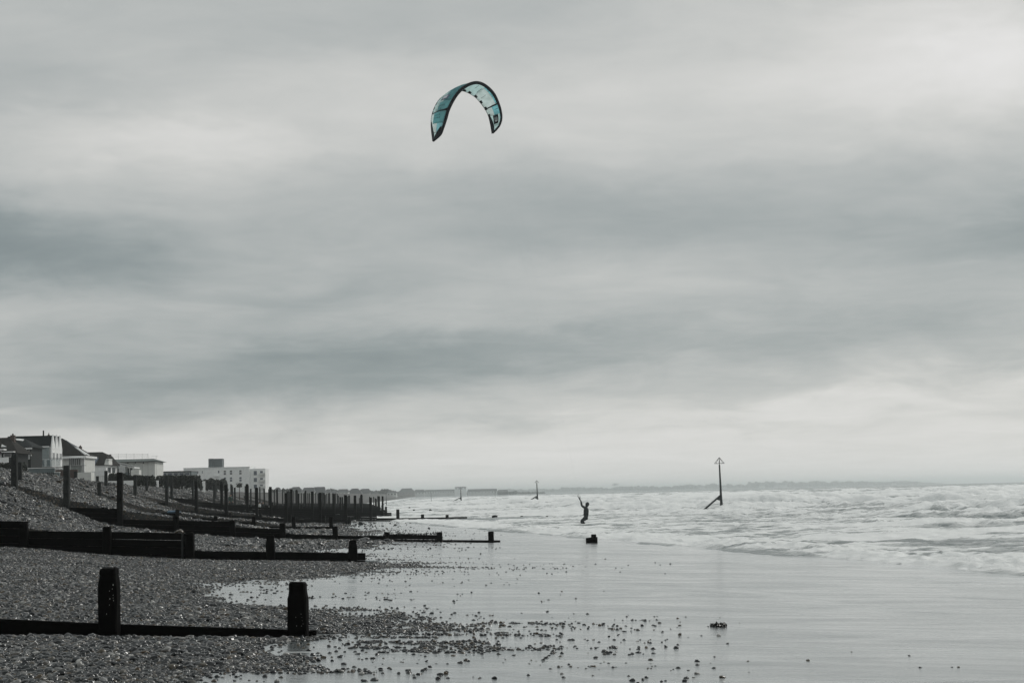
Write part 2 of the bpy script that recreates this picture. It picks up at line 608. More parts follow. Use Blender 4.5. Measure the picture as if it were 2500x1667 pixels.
ridge = 1 - np.abs(2 * fbm(SX / 2.6, SY / 3.6, 41, 4) - 1) * 2.2
chop = np.clip(ridge, 0, 1)
far = 1 / (1 + (SY / 1600) ** 2)
shore = sstep(0.2, 3.0, sw)
hgt = ramp_w * far * (1.4 * c1 * (0.35 + 0.65 * patch) + 0.42 * c2 * p2) - 0.32 * ramp_w
hgt += shore * (0.10 + 0.14 * ramp_w) * chop * far + shore * 0.05 * (fbm(SX / 0.9, SY / 1.2, 43, 3) - 0.5) * far
hgt += shore * (0.05 + 0.12 * ramp_w) * far * np.clip(1 - np.abs(2 * fbm(SX / 1.1, SY / 1.7, 45, 4) - 1) * 2.4, 0, 1)
# the spent breaker running up the sand: a low lumpy front
front = np.exp(-((sw - 3.2) / 2.4) ** 2)
lump = np.clip(1 - np.abs(2 * fbm(SX / 0.8, SY / 1.3, 47, 4) - 1) * 2.2, 0, 1)
hgt += front * 0.15 * lump * (0.4 + 0.8 * fbm(SX / 6, SY / 9, 49, 2))
lace = sstep(0.0, 1.4, sw + (fbm(SX / 1.6, SY / 4.5, 51, 4) - 0.5) * 7.0)
SZ = SEA + hgt - 0.10 * (1 - lace)
# lobes of swash run up the sand and fall back
SZ += (0.22 * (fbm(SX / 5, SY / 11, 91, 3) - 0.5) + 0.10 * (fbm(SX / 1.6, SY / 3.2, 93, 3) - 0.5)) * np.exp(-(np.minimum(np.abs(sw - 1), 60) / 6.0) ** 2)
# whiteness: breaking crests, the surf zone, and lines of old foam
surf = sstep(150, 30, sw) * sstep(0.0, 2.0, sw)
streak = fbm(SX / 5.0, SY / 1.6, 53, 4)
streak2 = fbm(SX / 14, SY / 9, 57, 3)
foam = 0.14 + 0.9 * patch * sstep(0.35, 0.95, c1) + 0.42 * sstep(0.4, 0.95, c2) * p2 + surf * (0.12 + 0.45 * sstep(0.40, 0.62, streak)) + 0.22 * sstep(0.45, 0.62, streak2) * sstep(350, 60, sw)
foam += front * (0.45 + 0.5 * lump) + 0.25 * surf * (chop - 0.55)
foam -= 1.0 * sstep(0.57, 0.66, fbm(SX / 2.4, SY / 1.8, 59, 4)) * np.exp(-((sw - 8) / 7) ** 2)  # foam cut by noise into dark patches, painting the breaker lumps' shadow sides
foam -= 0.14 * sstep(0.55, 0.30, c1) * ramp_w
foam *= sstep(-0.5, 2.5, sw)
foam = np.clip(foam, 0, 1.2) * sstep(2600, 500, SY)
mt, n, l, b = newmat('sea_water')
t_c = n.new('ShaderNodeTexCoord'); OBS = t_c.outputs['Object']
fa = n.new('ShaderNodeAttribute'); fa.attribute_name = 'foam'
f1 = noise(n, l, OBS, 1.3, 8, 0.72, (0.6, 1.1, 1), 0.8)
f2 = noise(n, l, OBS, 0.16, 4, 0.55, (0.5, 1.4, 1), 0.5)
ff = nm(n, l, 'ADD', fa.outputs['Fac'], nm(n, l, 'MULTIPLY', nm(n, l, 'SUBTRACT', f1, 0.5), 2.2))
ff = nm(n, l, 'ADD', ff, nm(n, l, 'MULTIPLY', nm(n, l, 'SUBTRACT', f2, 0.5), 0.6))
ff = ramp_(n, l, ff, [(0.10, (0.03, 0.03, 0.03)), (0.45, (0.42, 0.42, 0.42)), (0.85, (1, 1, 1))], 'EASE')
b.inputs['Base Color'].default_value = (0.085, 0.115, 0.115, 1)
b.inputs['Roughness'].default_value = 0.24
b.inputs['IOR'].default_value = 1.333
wb = noise(n, l, OBS, 1.4, 5, 0.6, (1, 1, 1), 0.3)
bpw = n.new('ShaderNodeBump'); bpw.inputs['Distance'].default_value = 0.10; bpw.inputs['Strength'].default_value = 0.5
l.new(wb, bpw.inputs['Height']); l.new(bpw.outputs[0], b.inputs['Normal'])
fd = n.new('ShaderNodeBsdfPrincipled')
fd.inputs['Base Color'].default_value = (0.84, 0.86, 0.855, 1)
fd.inputs['Roughness'].default_value = 0.75
bpf = n.new('ShaderNodeBump'); bpf.inputs['Distance'].default_value = 0.22; bpf.inputs['Strength'].default_value = 0.8
l.new(f1, bpf.inputs['Height']); l.new(bpf.outputs[0], fd.inputs['Normal'])
ms = n.new('ShaderNodeMixShader')
l.new(ff, ms.inputs[0]); l.new(b.outputs[0], ms.inputs[1]); l.new(fd.outputs[0], ms.inputs[2])
l.new(ms.outputs[0], n['Material Output'].inputs['Surface'])
sea = link('sea', grid_mesh('sea', SX, SY, SZ, {'foam': foam}), MATS['sea_water'])
tag(sea, 'rough grey sea white with broken waves', kind='structure')


def sea_at(x, y):
    i = int(np.argmin(np.abs(srow - y)))
    j = int(np.argmin(np.abs(SX[i] - x)))
    return float(SZ[i, j])


# ------------------------------------------------------------------ air full of spray
HZ = bpy.data.materials.new('haze_air')
HZ.use_nodes = True
hn, hl = HZ.node_tree.nodes, HZ.node_tree.links
hn.clear()
pv = hn.new('ShaderNodeVolumePrincipled')
pv.inputs['Color'].default_value = (0.93, 0.985, 0.99, 1)
pv.inputs['Density'].default_value = 1.75e-4
pv.inputs['Anisotropy'].default_value = 0.55
for k in ('Density Attribute', 'Color Attribute', 'Temperature Attribute'):
    if k in pv.inputs:
        pv.inputs[k].default_value = ''
ho = hn.new('ShaderNodeOutputMaterial')
hl.new(pv.outputs[0], ho.inputs['Volume'])
haze = box('haze', -13000, 26000, -60, 31000, -3.6, 37.0, HZ)
tag(haze, 'pale salt spray haze over the beach and sea', kind='stuff')

# ------------------------------------------------------------------ timber
def timber(name, dark, light, rough=0.62, spec=0.3):
    mt, n, l, b = newmat(name)
    t = n.new('ShaderNodeTexCoord'); ob = t.outputs['Object']
    g = noise(n, l, ob, 9.0, 6, 0.65, (0.25, 1.0, 1.0), 0.6)
    g2 = noise(n, l, ob, 26.0, 4, 0.6, (1.0, 1.0, 0.12), 0.4)
    blot = noise(n, l, ob, 2.2, 4, 0.6)
    k = nm(n, l, 'ADD', nm(n, l, 'MULTIPLY', g, 0.45), nm(n, l, 'MULTIPLY', g2, 0.25))
    k = nm(n, l, 'ADD', k, nm(n, l, 'MULTIPLY', blot, 0.35))
    l.new(ramp_(n, l, k, [(0.36, dark), (0.70, light)]), b.inputs['Base Color'])
    b.inputs['Roughness'].default_value = rough
    b.inputs['Specular IOR Level'].default_value = spec
    bp = n.new('ShaderNodeBump'); bp.inputs['Distance'].default_value = 0.012; bp.inputs['Strength'].default_value = 0.7
    l.new(k, bp.inputs['Height']); l.new(bp.outputs[0], b.inputs['Normal'])
    return mt


WET = timber('wet_tarred_timber', (0.0015, 0.0018, 0.0018), (0.007, 0.0065, 0.006), 0.8, 0.03)
MIDT = timber('dark_timber', (0.005, 0.006, 0.006), (0.018, 0.019, 0.018), 0.8, 0.1)
DRY = timber('weathered_timber', (0.014, 0.018, 0.019), (0.055, 0.058, 0.055), 0.8, 0.12)
BROWN = timber('brown_timber', (0.03, 0.024, 0.017), (0.07, 0.055, 0.04), 0.8, 0.15)
HOLE_LIGHT = simple('bolt_hole_light', (0.42, 0.43, 0.40), 0.8, 0.3, 40)  # pale tone standing in for light seen through bolt holes
CONC = simple('mussel_crust', (0.012, 0.014, 0.014), 0.7, 0.5, 12, 0.03)


def post_mesh(w, d, h, seed, neck=0.0, lean=0.0):
    """squared pile with chamfered, worn corners; z from 0 to h"""
    r = random.Random(seed)
    c = 0.16
    prof = [(1, -c * 2), (1, c * 2), (c * 2, 1), (-c * 2, 1), (-1, c * 2), (-1, -c * 2), (-c * 2, -1), (c * 2, -1)]
    prof = [(1, -0.8), (1, 0.8), (0.8, 1), (-0.8, 1), (-1, 0.8), (-1, -0.8), (-0.8, -1), (0.8, -1)]
    lv = [0, 0.25, 0.5, 0.72, 0.86, 0.92, 0.955, 0.985, 1.0]
    sc = [1.0, 1.0, 0.99, 0.985, 0.97, 0.97, 0.97, 0.95, 0.88]
    if neck:
        hz = min(0.21 / h, 0.25)
        lv = [0, 0.25, 0.5, 0.75, 1 - hz, 1 - hz * 0.8, 1 - hz * 0.45, 1 - hz * 0.40, 1 - hz * 0.1, 1.0]
        sc = [1.0, 1.0, 0.99, 0.985, 0.97, 0.92, 0.82, 0.87, 0.85, 0.70]
    v, f = [], []
    for z, s in zip(lv, sc):
        for (px, py) in prof:
            v.append(((px * s + r.uniform(-.03, .03)) * w / 2 + lean * z * h, (py * s + r.uniform(-.03, .03)) * d / 2,
                      z * h + (r.uniform(-.012, .012) if z > 0.9 else 0)))
    k = len(prof)
    for i in range(len(lv) - 1):
        for j in range(k):
            f.append((i * k + j, i * k + (j + 1) % k, (i + 1) * k + (j + 1) % k, (i + 1) * k + j))
    f.append(tuple(range((len(lv) - 1) * k, len(lv) * k)))
    return mesh('post', v, f)


def plank_mesh():
    """unit plank 1 x 1 x 1 with softened edges, origin at the middle"""
    bm = bmesh.new()
    bmesh.ops.create_cube(bm, size=1.0)
    bmesh.ops.bevel(bm, geom=[e for e in bm.edges if abs((e.verts[0].co - e.verts[1].co).x) > 0.5], offset=0.08, segments=1, affect='EDGES')
    me = bpy.data.meshes.new('plank'); bm.to_mesh(me); bm.free()
    return me


PLANK = {}
for nm_, mm in (('wet', WET), ('mid', MIDT), ('dry', DRY)):
    p_ = plank_mesh(); p_.materials.append(mm); PLANK[nm_] = p_
PH = 0.225


def add_post(root, X, Y, ztop, w, mat, zb=None, neck=0.0, lean=0.0, name='post'):
    z0 = (gz(X, Y - 0.3) if zb is None else zb) - 0.6
    o = link(name, post_mesh(w, w, ztop - z0, int(X * 97 + Y * 31), neck, lean), mat, root)
    o.location = Vector((X, Y, z0)) - root.location
    o.rotation_euler.z = R(random.uniform(-3, 3))
    return o


def add_wall(root, X0, X1, Y, z0t, z1t, mat, depth=None, thick=0.085):
    """planks between two posts; the top edge runs from z0t to z1t"""
    zb = min(gz(X0, Y - 0.3), gz(X1, Y - 0.3)) - 0.12
    nrow = max(1, math.ceil((max(z0t, z1t) - zb) / PH))
    if depth: nrow = depth
    L = X1 - X0
    ang = math.atan2(z1t - z0t, L)
    for k in range(nrow):
        o = link('plank', PLANK[mat], None, root)
        o.location = Vector(((X0 + X1) / 2, Y + random.uniform(-.006, .006), (z0t + z1t) / 2 - PH * (k + 0.5))) - root.location
        o.scale = (L + 0.05 - 0.012 * (k % 2), thick + random.uniform(-.006, .006), PH - 0.012)
        o.rotation_euler = (random.uniform(-.01, .01), -ang, random.uniform(-.002, .002))


def px2x(px, Y):
    return (at(px, 1220, Y) - CAM).x


def py2z(px, py, Y):
    return at(px, py, Y).z


def groyne(Y, label, pivot_px):
    X = px2x(pivot_px, Y)
    return empty('timber_groyne', (X, Y, gz(X, Y)), label, 'groyne', 'timber groynes across the beach')


# --- the low groyne with two thick posts
Y = GY[0]
g = groyne(Y, 'low black timber groyne with two thick posts, half buried in shingle', 500)
pw = 46 / FPX * Y
g1p = []
for px, py in ((274, 1384), (729, 1418)):
    g1p.append(add_post(g, px2x(px, Y), Y - 0.20, py2z(px, py, Y), pw, WET, neck=1))
xs = [px2x(p, Y) for p in (-180, 274, 729, 752)]
zt = [py2z(p, q, Y) for p, q in ((-180, 1501), (0, 1512), (274, 1521), (300, 1520), (729, 1537), (762, 1541))]
add_wall(g, xs[0], xs[1], Y, zt[0], zt[2], 'wet')
add_wall(g, xs[1], xs[3] + 0.06, Y, zt[2], zt[4] - 0.005, 'wet')
# pale blobs painted as light showing through bolt holes in the two posts
for p, pts in ((274, [(276, 1427), (274, 1437), (276, 1452), (276, 1459), (267, 1442), (268, 1461), (267, 1476), (260, 1498), (277, 1465)]),
               (729, [(722, 1506), (735, 1498), (737, 1506), (738, 1514), (740, 1522), (724, 1527), (736, 1527)])):
    v, f = [], []
    for qx, qy in pts:
        c = at(qx, qy, Y - 0.20 - pw / 2)
        r = random.uniform(0.005, 0.011)
        k = len(v)
        for (a, e) in ((0, 0),) + tuple((i, 1) for i in range(6)):
            if e == 0: v.append((c.x, c.y - 0.012, c.z))
            else:
                w = a * math.pi / 3
                v.append((c.x + r * math.cos(w) * 0.8, c.y + 0.008, c.z + 1.5 * r * math.sin(w)))
        for i in range(6):
            f.append((k, k + 1 + (i + 1) % 6, k + 1 + i))
    o = link('bolt_hole_light_spots', mesh('bolt_hole_light_spots', v, f), HOLE_LIGHT, g)
    tag(o, kind='stuff')

# --- second groyne: stepped plank wall, stub posts
Y = GY[1]
g = groyne(Y, 'black timber groyne with a stepped plank wall and thick stub posts ending on open shingle', 465)
for px, py in ((-130, 1262), (62, 1276), (264, 1284), (465, 1298), (661, 1306), (861, 1317)):
    add_post(g, px2x(px, Y), Y - 0.17, py2z(px, py, Y), 21 / FPX * Y, WET, neck=1)
for p0, q0, p1, q1 in ((-130, 1268, 66, 1272), (68, 1295, 264, 1297), (264, 1297, 472, 1301), (472, 1344, 661, 1346), (661, 1346, 888, 1349)):
    add_wall(g, px2x(p0, Y), px2x(p1, Y), Y, py2z(p0, q0, Y), py2z(p1, q1, Y), 'wet')
o = add_post(g, px2x(446, Y), Y - 0.10, py2z(446, 1302, Y), 0.07, DRY, name='batten')
tag(o, 'pale upright batten at the end of the high planks')

# --- third groyne: three tall posts, stepping down into the sand
Y = GY[2]
g = groyne(Y, 'long timber groyne stepping from three tall posts down to stubs on wet sand', 690)
for px, py, w_, mm in ((38, 1110, .27, DRY), (165, 1136, .27, DRY), (295, 1153, .26, MIDT), (431, 1258, .25, WET), (568, 1270, .26, WET), (690, 1276, .26, WET),
                       (818, 1284, .25, WET), (943, 1298, .24, WET), (1072, 1298, .25, WET), (1197, 1297, .27, WET)):
    add_post(g, px2x(px, Y), Y - 0.17, py2z(px, py, Y), w_, mm)
for p0, q0, p1, q1, mm in ((165, 1238, 295, 1241, 'wet'), (295, 1267, 431, 1270, 'wet'), (431, 1270, 572, 1273, 'wet'), (572, 1287, 694, 1290, 'wet'),
                           (694, 1303, 834, 1306, 'wet'), (834, 1307, 943, 1307, 'wet'), (943, 1304, 1076, 1305, 'wet'), (1076, 1317, 1218, 1318, 'wet')):
    add_wall(g, px2x(p0, Y), px2x(p1, Y), Y, py2z(p0, q0, Y), py2z(p1, q1, Y), mm)
# mussels along the top of one bay
v, f = [], []
xa, xb = px2x(948, Y), px2x(1070, Y)
za = py2z(1000, 1304, Y)
for i in range(150):
    c = Vector((random.uniform(xa, xb), Y + random.uniform(-.05, .05), za + random.uniform(-.02, .035)))
    r = random.uniform(0.02, 0.05); k = len(v)
    for d_ in ((1, 0, 0), (-1, 0, 0), (0, 1, 0), (0, -1, 0), (0, 0, 1), (0, 0, -1)):
        v.append(c + Vector(d_) * r * random.uniform(.6, 1.2))
    f += [tuple(k + i_ for i_ in q) for q in ((0, 2, 4), (2, 1, 4), (1, 3, 4), (3, 0, 4), (2, 0, 5), (1, 2, 5), (3, 1, 5), (0, 3, 5))]
tag(link('mussel_crust', mesh('mussel_crust', v, f), CONC, g), kind='stuff')
# its last broken pile stands alone in the swash
Xs = px2x(1447, Y)
r_ = empty('broken_pile', (Xs, Y, gz(Xs, Y)), 'broken black groyne pile with a plank stump standing alone in the swash', 'pile')
add_post(r_, px2x(1447, Y), Y, py2z(1447, 1304, Y), 12.5 / FPX * Y, WET)
hull('plank_stump', [(px2x(a, Y), Y + s, py2z(a, c, Y)) for a, c in ((1428, 1313), (1441, 1311), (1456, 1310), (1456, 1325), (1428, 1325)) for s in (-0.12, 0.1)], WET, r_)

# --- fourth: sawn-off stubs
Y = GY[3]
g = groyne(Y, 'timber groyne of short sawn-off posts behind the long stepped one', 620)
for px, py, w_, mm in ((145, 1173, .30, BROWN), (244, 1176, .24, DRY), (434, 1243, .24, MIDT), (527, 1259, .24, WET), (620, 1261, .25, WET), (717, 1261, .23, WET), (808, 1261, .24, WET)):
    add_post(g, px2x(px, Y), Y - 0.15, py2z(px, py, Y), w_, mm)
for p0, q0, p1, q1 in ((341, 1247, 434, 1254), (434, 1258, 527, 1266), (527, 1271, 624, 1275), (624, 1283, 717, 1285), (717, 1285, 814, 1285)):
    add_wall(g, px2x(p0, Y), px2x(p1, Y), Y, py2z(p0, q0, Y), py2z(p1, q1, Y), 'wet')

# --- fifth and sixth: rows of tall posts
Y = GY[4]
g = groyne(Y, 'fifth timber groyne along the beach, its tall square posts over a high black plank wall', 627)
pl = ((260, 1149), (331, 1159), (408, 1161), (480, 1175), (553, 1183), (627, 1190), (699, 1203), (782, 1202), (844, 1208))
for i, (px, py) in enumerate(pl):
    add_post(g, px2x(px, Y), Y - 0.15, py2z(px, py, Y), .26, DRY if i < 3 else MIDT)
    if i > 3:   # stub pile set close beside each tall one
        add_post(g, px2x(px + 9, Y), Y - 0.15, py2z(px, 1252 + 2.2 * (i - 4), Y), .24, MIDT)
for p0, q0, p1, q1 in ((331, 1222, 408, 1227), (408, 1244, 480, 1247), (480, 1251, 553, 1253), (553, 1257, 632, 1260), (632, 1263, 706, 1265), (706, 1267, 782, 1268), (782, 1267, 855, 1267)):
    add_wall(g, px2x(p0, Y), px2x(p1, Y), Y, py2z(p0, q0, Y), py2z(p1, q1, Y), 'mid')

Y = GY[5]
g = groyne(Y, 'timber groyne with tall posts whose low planks run far out across the wet sand', 780)
tops6 = ((239, 1162), (299, 1164), (359, 1162), (420, 1160), (480, 1168), (542, 1175), (604, 1181), (661, 1188), (712, 1194), (763, 1199), (815, 1205), (867, 1209), (905, 1214))
for i, (px, py) in enumerate(tops6):
    add_post(g, px2x(px, Y), Y - 0.15, py2z(px, py, Y), .26, DRY if i < 5 else MIDT)
for px, py in ((971, 1243), (1031, 1255), (1091, 1256)):
    add_post(g, px2x(px, Y), Y - 0.15, py2z(px, py, Y), .32, MIDT)
wl6 = ((299, 1201, 359, 1204), (359, 1210, 420, 1213), (420, 1215, 480, 1219), (480, 1224, 542, 1228), (542, 1231, 604, 1234), (604, 1236, 661, 1238), (661, 1240, 712, 1241), (712, 1241, 763, 1242),
       (763, 1243, 815, 1243), (815, 1244, 867, 1244), (867, 1250, 919, 1251))
for p0, q0, p1, q1 in wl6:
    add_wall(g, px2x(p0, Y), px2x(p1, Y), Y, py2z(p0, q0, Y), py2z(p1, q1, Y), 'mid')
for p0, q0, p1, q1 in ((919, 1264, 971, 1264), (971, 1264, 1031, 1263), (1031, 1263, 1139, 1261)):
    add_wall(g, px2x(p0, Y), px2x(p1, Y), Y, py2z(p0, q0, Y), py2z(p1, q1, Y), 'mid', depth=3)

# --- the rest go on along the coast
TOE = {6: -15.4, 7: -18.2, 8: -20.8, 9: -23.5, 10: -26.2, 11: -29.0, 12: -32.0, 13: -35}
ORD = {6: 'seventh', 7: 'eighth', 8: 'ninth', 9: 'tenth', 10: 'eleventh', 11: 'twelfth', 12: 'thirteenth', 13: 'fourteenth'}
for gi in range(6, 14):
    Y = GY[gi]
    toe = TOE[gi]
    g = empty('timber_groyne', (toe, Y, gz(toe, Y)), ORD[gi] + ' tall-posted timber groyne counted along the shingle from the low two-post one', 'groyne', 'timber groynes across the beach')
    x = toe - 0.4
    nb = 11 if gi < 10 else 9
    for i in range(nb):
        top = 2.35 + 0.105 * 2.5 * i + random.uniform(-.35, .25)
        zg = gz(x, Y - 0.3)
        if top - zg < 0.5: top = zg + 1.0
        if random.random() < 0.85 or i == 0:
            add_post(g, x, Y - 0.15, top, random.uniform(.20, .25), MIDT if i < 7 else DRY, lean=random.uniform(-.012, .012))
        wt = (0.98 + 0.12 * i) if gi < 8 else (0.85 + 0.07 * i)
        if i < 8 and wt > zg - 0.1:
            add_wall(g, x - 2.5, x, Y, wt + 0.1, wt, 'mid')
        if i == 0:
            add_wall(g, x, x + 1.0, Y, wt - 0.35, wt - 0.35, 'mid')
        if i < 7 and i % 2 == 0 and gi < 8:
            add_post(g, x + 0.4, Y - 0.15, wt + 0.35, .24, MIDT)
        x -= 2.5

# worn piles left in the shallows, on the lines of the groynes
PILES = [(GY[5], 1209, 1258, 14, 9), (GY[5], 1273, 1259, 7, 0), (GY[5], 1333, 1259, 6, 0),
         (GY[8], 1011, 1243, 5, 0), (GY[8], 1052, 1244, 5, 5), (GY[8], 1131, 1245, 5, 0), (GY[8], 1170, 1246, 4, 0), (GY[8], 1211, 1246, 4, 0),
         (GY[10], 943, 1238, 3.5, 0), (GY[10], 1001, 1239, 4, 4), (GY[10], 1057, 1239, 3.5, 0), (GY[10], 1086, 1240, 3, 0), (GY[10], 1114, 1240, 3, 0)]
for i, (Y, px, py, wpx, ext) in enumerate(PILES):
    X = px2x(px, Y)
    w_ = wpx / FPX * Y * (0.55 if ext else 1)
    near_ = {5: 'worn black pile stub in the foam beyond the low planks of the sixth groyne',
             8: 'small worn pile stub in the foam off the ninth groyne', 10: 'tiny worn pile stub in the foam off the eleventh groyne'}[GY.index(Y)]
    r_ = empty('worn_pile', (X, Y, gz(X, Y)), near_, 'pile', 'worn piles standing in the foam, ' + near_.split(' off ')[-1].split(' of ')[-1])
    add_post(r_, X, Y, py2z(px, py, Y), w_, MIDT, zb=SEA - 0.6, lean=random.uniform(-.05, .05))
    if ext:
        hull('plank_stump', [(px2x(px + a, Y), Y + s, z) for a, z in ((-ext, SEA + .28), (0, SEA + .35), (0, SEA - .5), (-ext, SEA - .5)) for s in (-.1, .1)], MIDT, r_)

# second-row posts left standing on the bank between the groynes
Yp = 100.0
r_ = empty('bank_post', (px2x(48, Yp), Yp, gz(px2x(48, Yp), Yp)), 'lone square timber post on the shingle bank close behind the tall end post', 'post')
add_post(r_, px2x(48.5, Yp), Yp, py2z(48, 1128, Yp), .23, DRY)
Yp = 150.0
r_ = empty('bank_post', (px2x(185, Yp), Yp, gz(px2x(185, Yp), Yp)), 'lone grey timber post on the bank in front of the brick garden wall', 'post')
add_post(r_, px2x(185, Yp), Yp, py2z(185, 1150, Yp), .26, DRY)

# ------------------------------------------------------------------ pebbles (geometry nodes instances, one object per stretch)
mt, n, l, b = newmat('pebble')
ai = n.new('ShaderNodeAttribute'); ai.attribute_type = 'INSTANCER'; ai.attribute_name = 'tint'
PEB_STOPS = [(0.0, (0.010, 0.013, 0.015)), (0.25, (0.020, 0.026, 0.029)), (0.45, (0.043, 0.051, 0.054)), (0.62, (0.064, 0.068, 0.068)),
             (0.69, (0.085, 0.060, 0.030)), (0.77, (0.11, 0.10, 0.08)), (0.90, (0.22, 0.225, 0.225)), (1.0, (0.50, 0.50, 0.48))]
pc = ramp_(n, l, ai.outputs['Fac'], PEB_STOPS)
tcp = n.new('ShaderNodeTexCoord')
pn = noise(n, l, tcp.outputs['Object'], 2.2, 4, 0.6)
mm_ = n.new('ShaderNodeMix'); mm_.data_type = 'RGBA'; mm_.blend_type = 'MULTIPLY'; mm_.inputs[0].default_value = 1
l.new(pc, mm_.inputs[6]); l.new(ramp_(n, l, pn, [(0.3, (0.38, 0.38, 0.39)), (0.7, (1.05, 1.03, 1.0))]), mm_.inputs[7])
l.new(mm_.outputs[2], b.inputs['Base Color'])
b.inputs['Roughness'].default_value = 0.22
b.inputs['Specular IOR Level'].default_value = 0.42
PEBBLE = MATS['pebble']


def pebble_nodes():
    ng = bpy.data.node_groups.new('pebble_scatter', 'GeometryNodeTree')
    ng.interface.new_socket('Geometry', in_out='INPUT', socket_type='NodeSocketGeometry')
    ng.interface.new_socket('Geometry', in_out='OUTPUT', socket_type='NodeSocketGeometry')
    N, L = ng.nodes, ng.links
    gi, go = N.new('NodeGroupInput'), N.new('NodeGroupOutput')
    join = N.new('GeometryNodeJoinGeometry')
    for k in range(6):
        ico = N.new('GeometryNodeMeshIcoSphere'); ico.inputs['Radius'].default_value = 1.0; ico.inputs['Subdivisions'].default_value = 3
        pos = N.new('GeometryNodeInputPosition')
        nz = N.new('ShaderNodeTexNoise'); nz.noise_dimensions = '4D'
        nz.inputs['Scale'].default_value = 0.9; nz.inputs['Detail'].default_value = 1.5; nz.inputs['W'].default_value = k * 3.7 + 1
        L.new(pos.outputs[0], nz.inputs['Vector'])
        sub = N.new('ShaderNodeMath'); sub.operation = 'MULTIPLY_ADD'; sub.inputs[1].default_value = 2.0; sub.inputs[2].default_value = 0.0
        L.new(nz.outputs['Fac'], sub.inputs[0])
        sc = N.new('ShaderNodeVectorMath'); sc.operation = 'SCALE'
        L.new(pos.outputs[0], sc.inputs[0]); L.new(sub.outputs[0], sc.inputs['Scale'])
        sp = N.new('GeometryNodeSetPosition')
        L.new(ico.outputs['Mesh'], sp.inputs['Geometry']); L.new(sc.outputs[0], sp.inputs['Position'])
        ss = N.new('GeometryNodeSetShadeSmooth'); L.new(sp.outputs[0], ss.inputs[0])
        sm = N.new('GeometryNodeSetMaterial'); sm.inputs['Material'].default_value = PEBBLE
        L.new(ss.outputs[0], sm.inputs[0])
        g2i = N.new('GeometryNodeGeometryToInstance'); L.new(sm.outputs[0], g2i.inputs[0])
        L.new(g2i.outputs[0], join.inputs[0])
    iop = N.new('GeometryNodeInstanceOnPoints')
    L.new(gi.outputs[0], iop.inputs['Points']); L.new(join.outputs[0], iop.inputs['Instance'])
    iop.inputs['Pick Instance'].default_value = True

    def named(nm_, dt):
        a = N.new('GeometryNodeInputNamedAttribute'); a.data_type = dt; a.inputs['Name'].default_value = nm_
        return a.outputs['Attribute']
    L.new(named('idx', 'INT'), iop.inputs['Instance Index'])
    L.new(named('rot', 'FLOAT_VECTOR'), iop.inputs['Rotation'])
    L.new(named('size', 'FLOAT_VECTOR'), iop.inputs['Scale'])
    L.new(iop.outputs[0], go.inputs[0])
    return ng


PNODES = pebble_nodes()


def scatter(name, label, X, Y, r, tint, e=None):
    k = len(X)
    me = bpy.data.meshes.new(name)
    sx_ = r * rng.uniform(0.9, 1.45, k); sy_ = r * rng.uniform(0.8, 1.15, k); sz_ = r * rng.uniform(0.50, 0.85, k)
    Z = ground_z(X, Y) + sz_ * (rng.uniform(0.15, 0.7, k) if e is None else np.where(e > 0.15, rng.uniform(0.15, 0.7, k), rng.uniform(-0.2, 0.25, k)))
    me.vertices.add(k)
    me.vertices.foreach_set('co', np.stack([X, Y, Z], -1).astype(np.float32).ravel())
    def put(nm_, ty, key, arr):
        a = me.attributes.new(nm_, ty, 'POINT'); a.data.foreach_set(key, arr.ravel())
    put('idx', 'INT', 'value', rng.integers(0, 6, k).astype(np.int32))
    put('rot', 'FLOAT_VECTOR', 'vector', np.stack([rng.normal(0, .28, k), rng.normal(0, .28, k), rng.uniform(0, 6.28, k)], -1).astype(np.float32))
    put('size', 'FLOAT_VECTOR', 'vector', np.stack([sx_, sy_, sz_], -1).astype(np.float32))
    put('tint', 'FLOAT', 'value', tint.astype(np.float32))
    o = link(name, me)
    md = o.modifiers.new('pebbles', 'NODES'); md.node_group = PNODES
    return tag(o, label, kind='stuff')


def sample(n_, y0, y1, xmax, dens_edge=1.2, floor=0.0):
    """points over the beach in view between two distances, thinning out past the shingle's edge"""
    Yq = np.sqrt(rng.uniform(y0 * y0, y1 * y1, n_))
    Xq = (-0.315 + rng.uniform(0, 1, n_) * (0.315 + xmax)) * Yq - 0.5
    e = shingle_edge(Xq, Yq)
    cl = sstep(0.47, 0.60, fbm(Xq / 0.9, Yq / 0.45, 61, 4)) * sstep(0.38, 0.58, fbm(Xq / 4.0, Yq / 2.0, 63, 2))
    pr = np.where(e > 0, 1.0, np.maximum(np.exp(np.minimum(e, 0) / 0.22) * 0.75, np.exp(np.minimum(e, 0) / dens_edge) * (0.012 + 0.75 * cl)) + floor * np.exp(np.minimum(e, 0) / 4.0))
    pr = np.where((e < 0) & (Yq > 29.5) & (Yq < 46), pr * 0.35, pr)
    pr = np.where((bank_u(Xq, Yq) < -33), 0, pr)
    gap_ = np.zeros(n_, bool)
    for g_ in GY:
        gap_ |= (np.abs(Yq - g_ + 0.1) < 0.17) & (Xq < 3.3)
    keep = (rng.uniform(0, 1, n_) < pr) & ~gap_
    return Xq[keep], Yq[keep], e[keep]


def size_r(k, med, sg, big=0.0):
    r = np.clip(med * np.exp(rng.normal(0, sg, k)), med * 0.4, med * 3.0)
    return np.where(rng.uniform(0, 1, k) < big, r * rng.uniform(1.4, 2.1, k), r)


def tint_(k, X, Y):
    return np.clip(rng.beta(0.85, 1.25, k) * 1.0 + (fbm(X / 0.7, Y / 0.7, 71, 2) - 0.5) * 0.25, 0, 1)


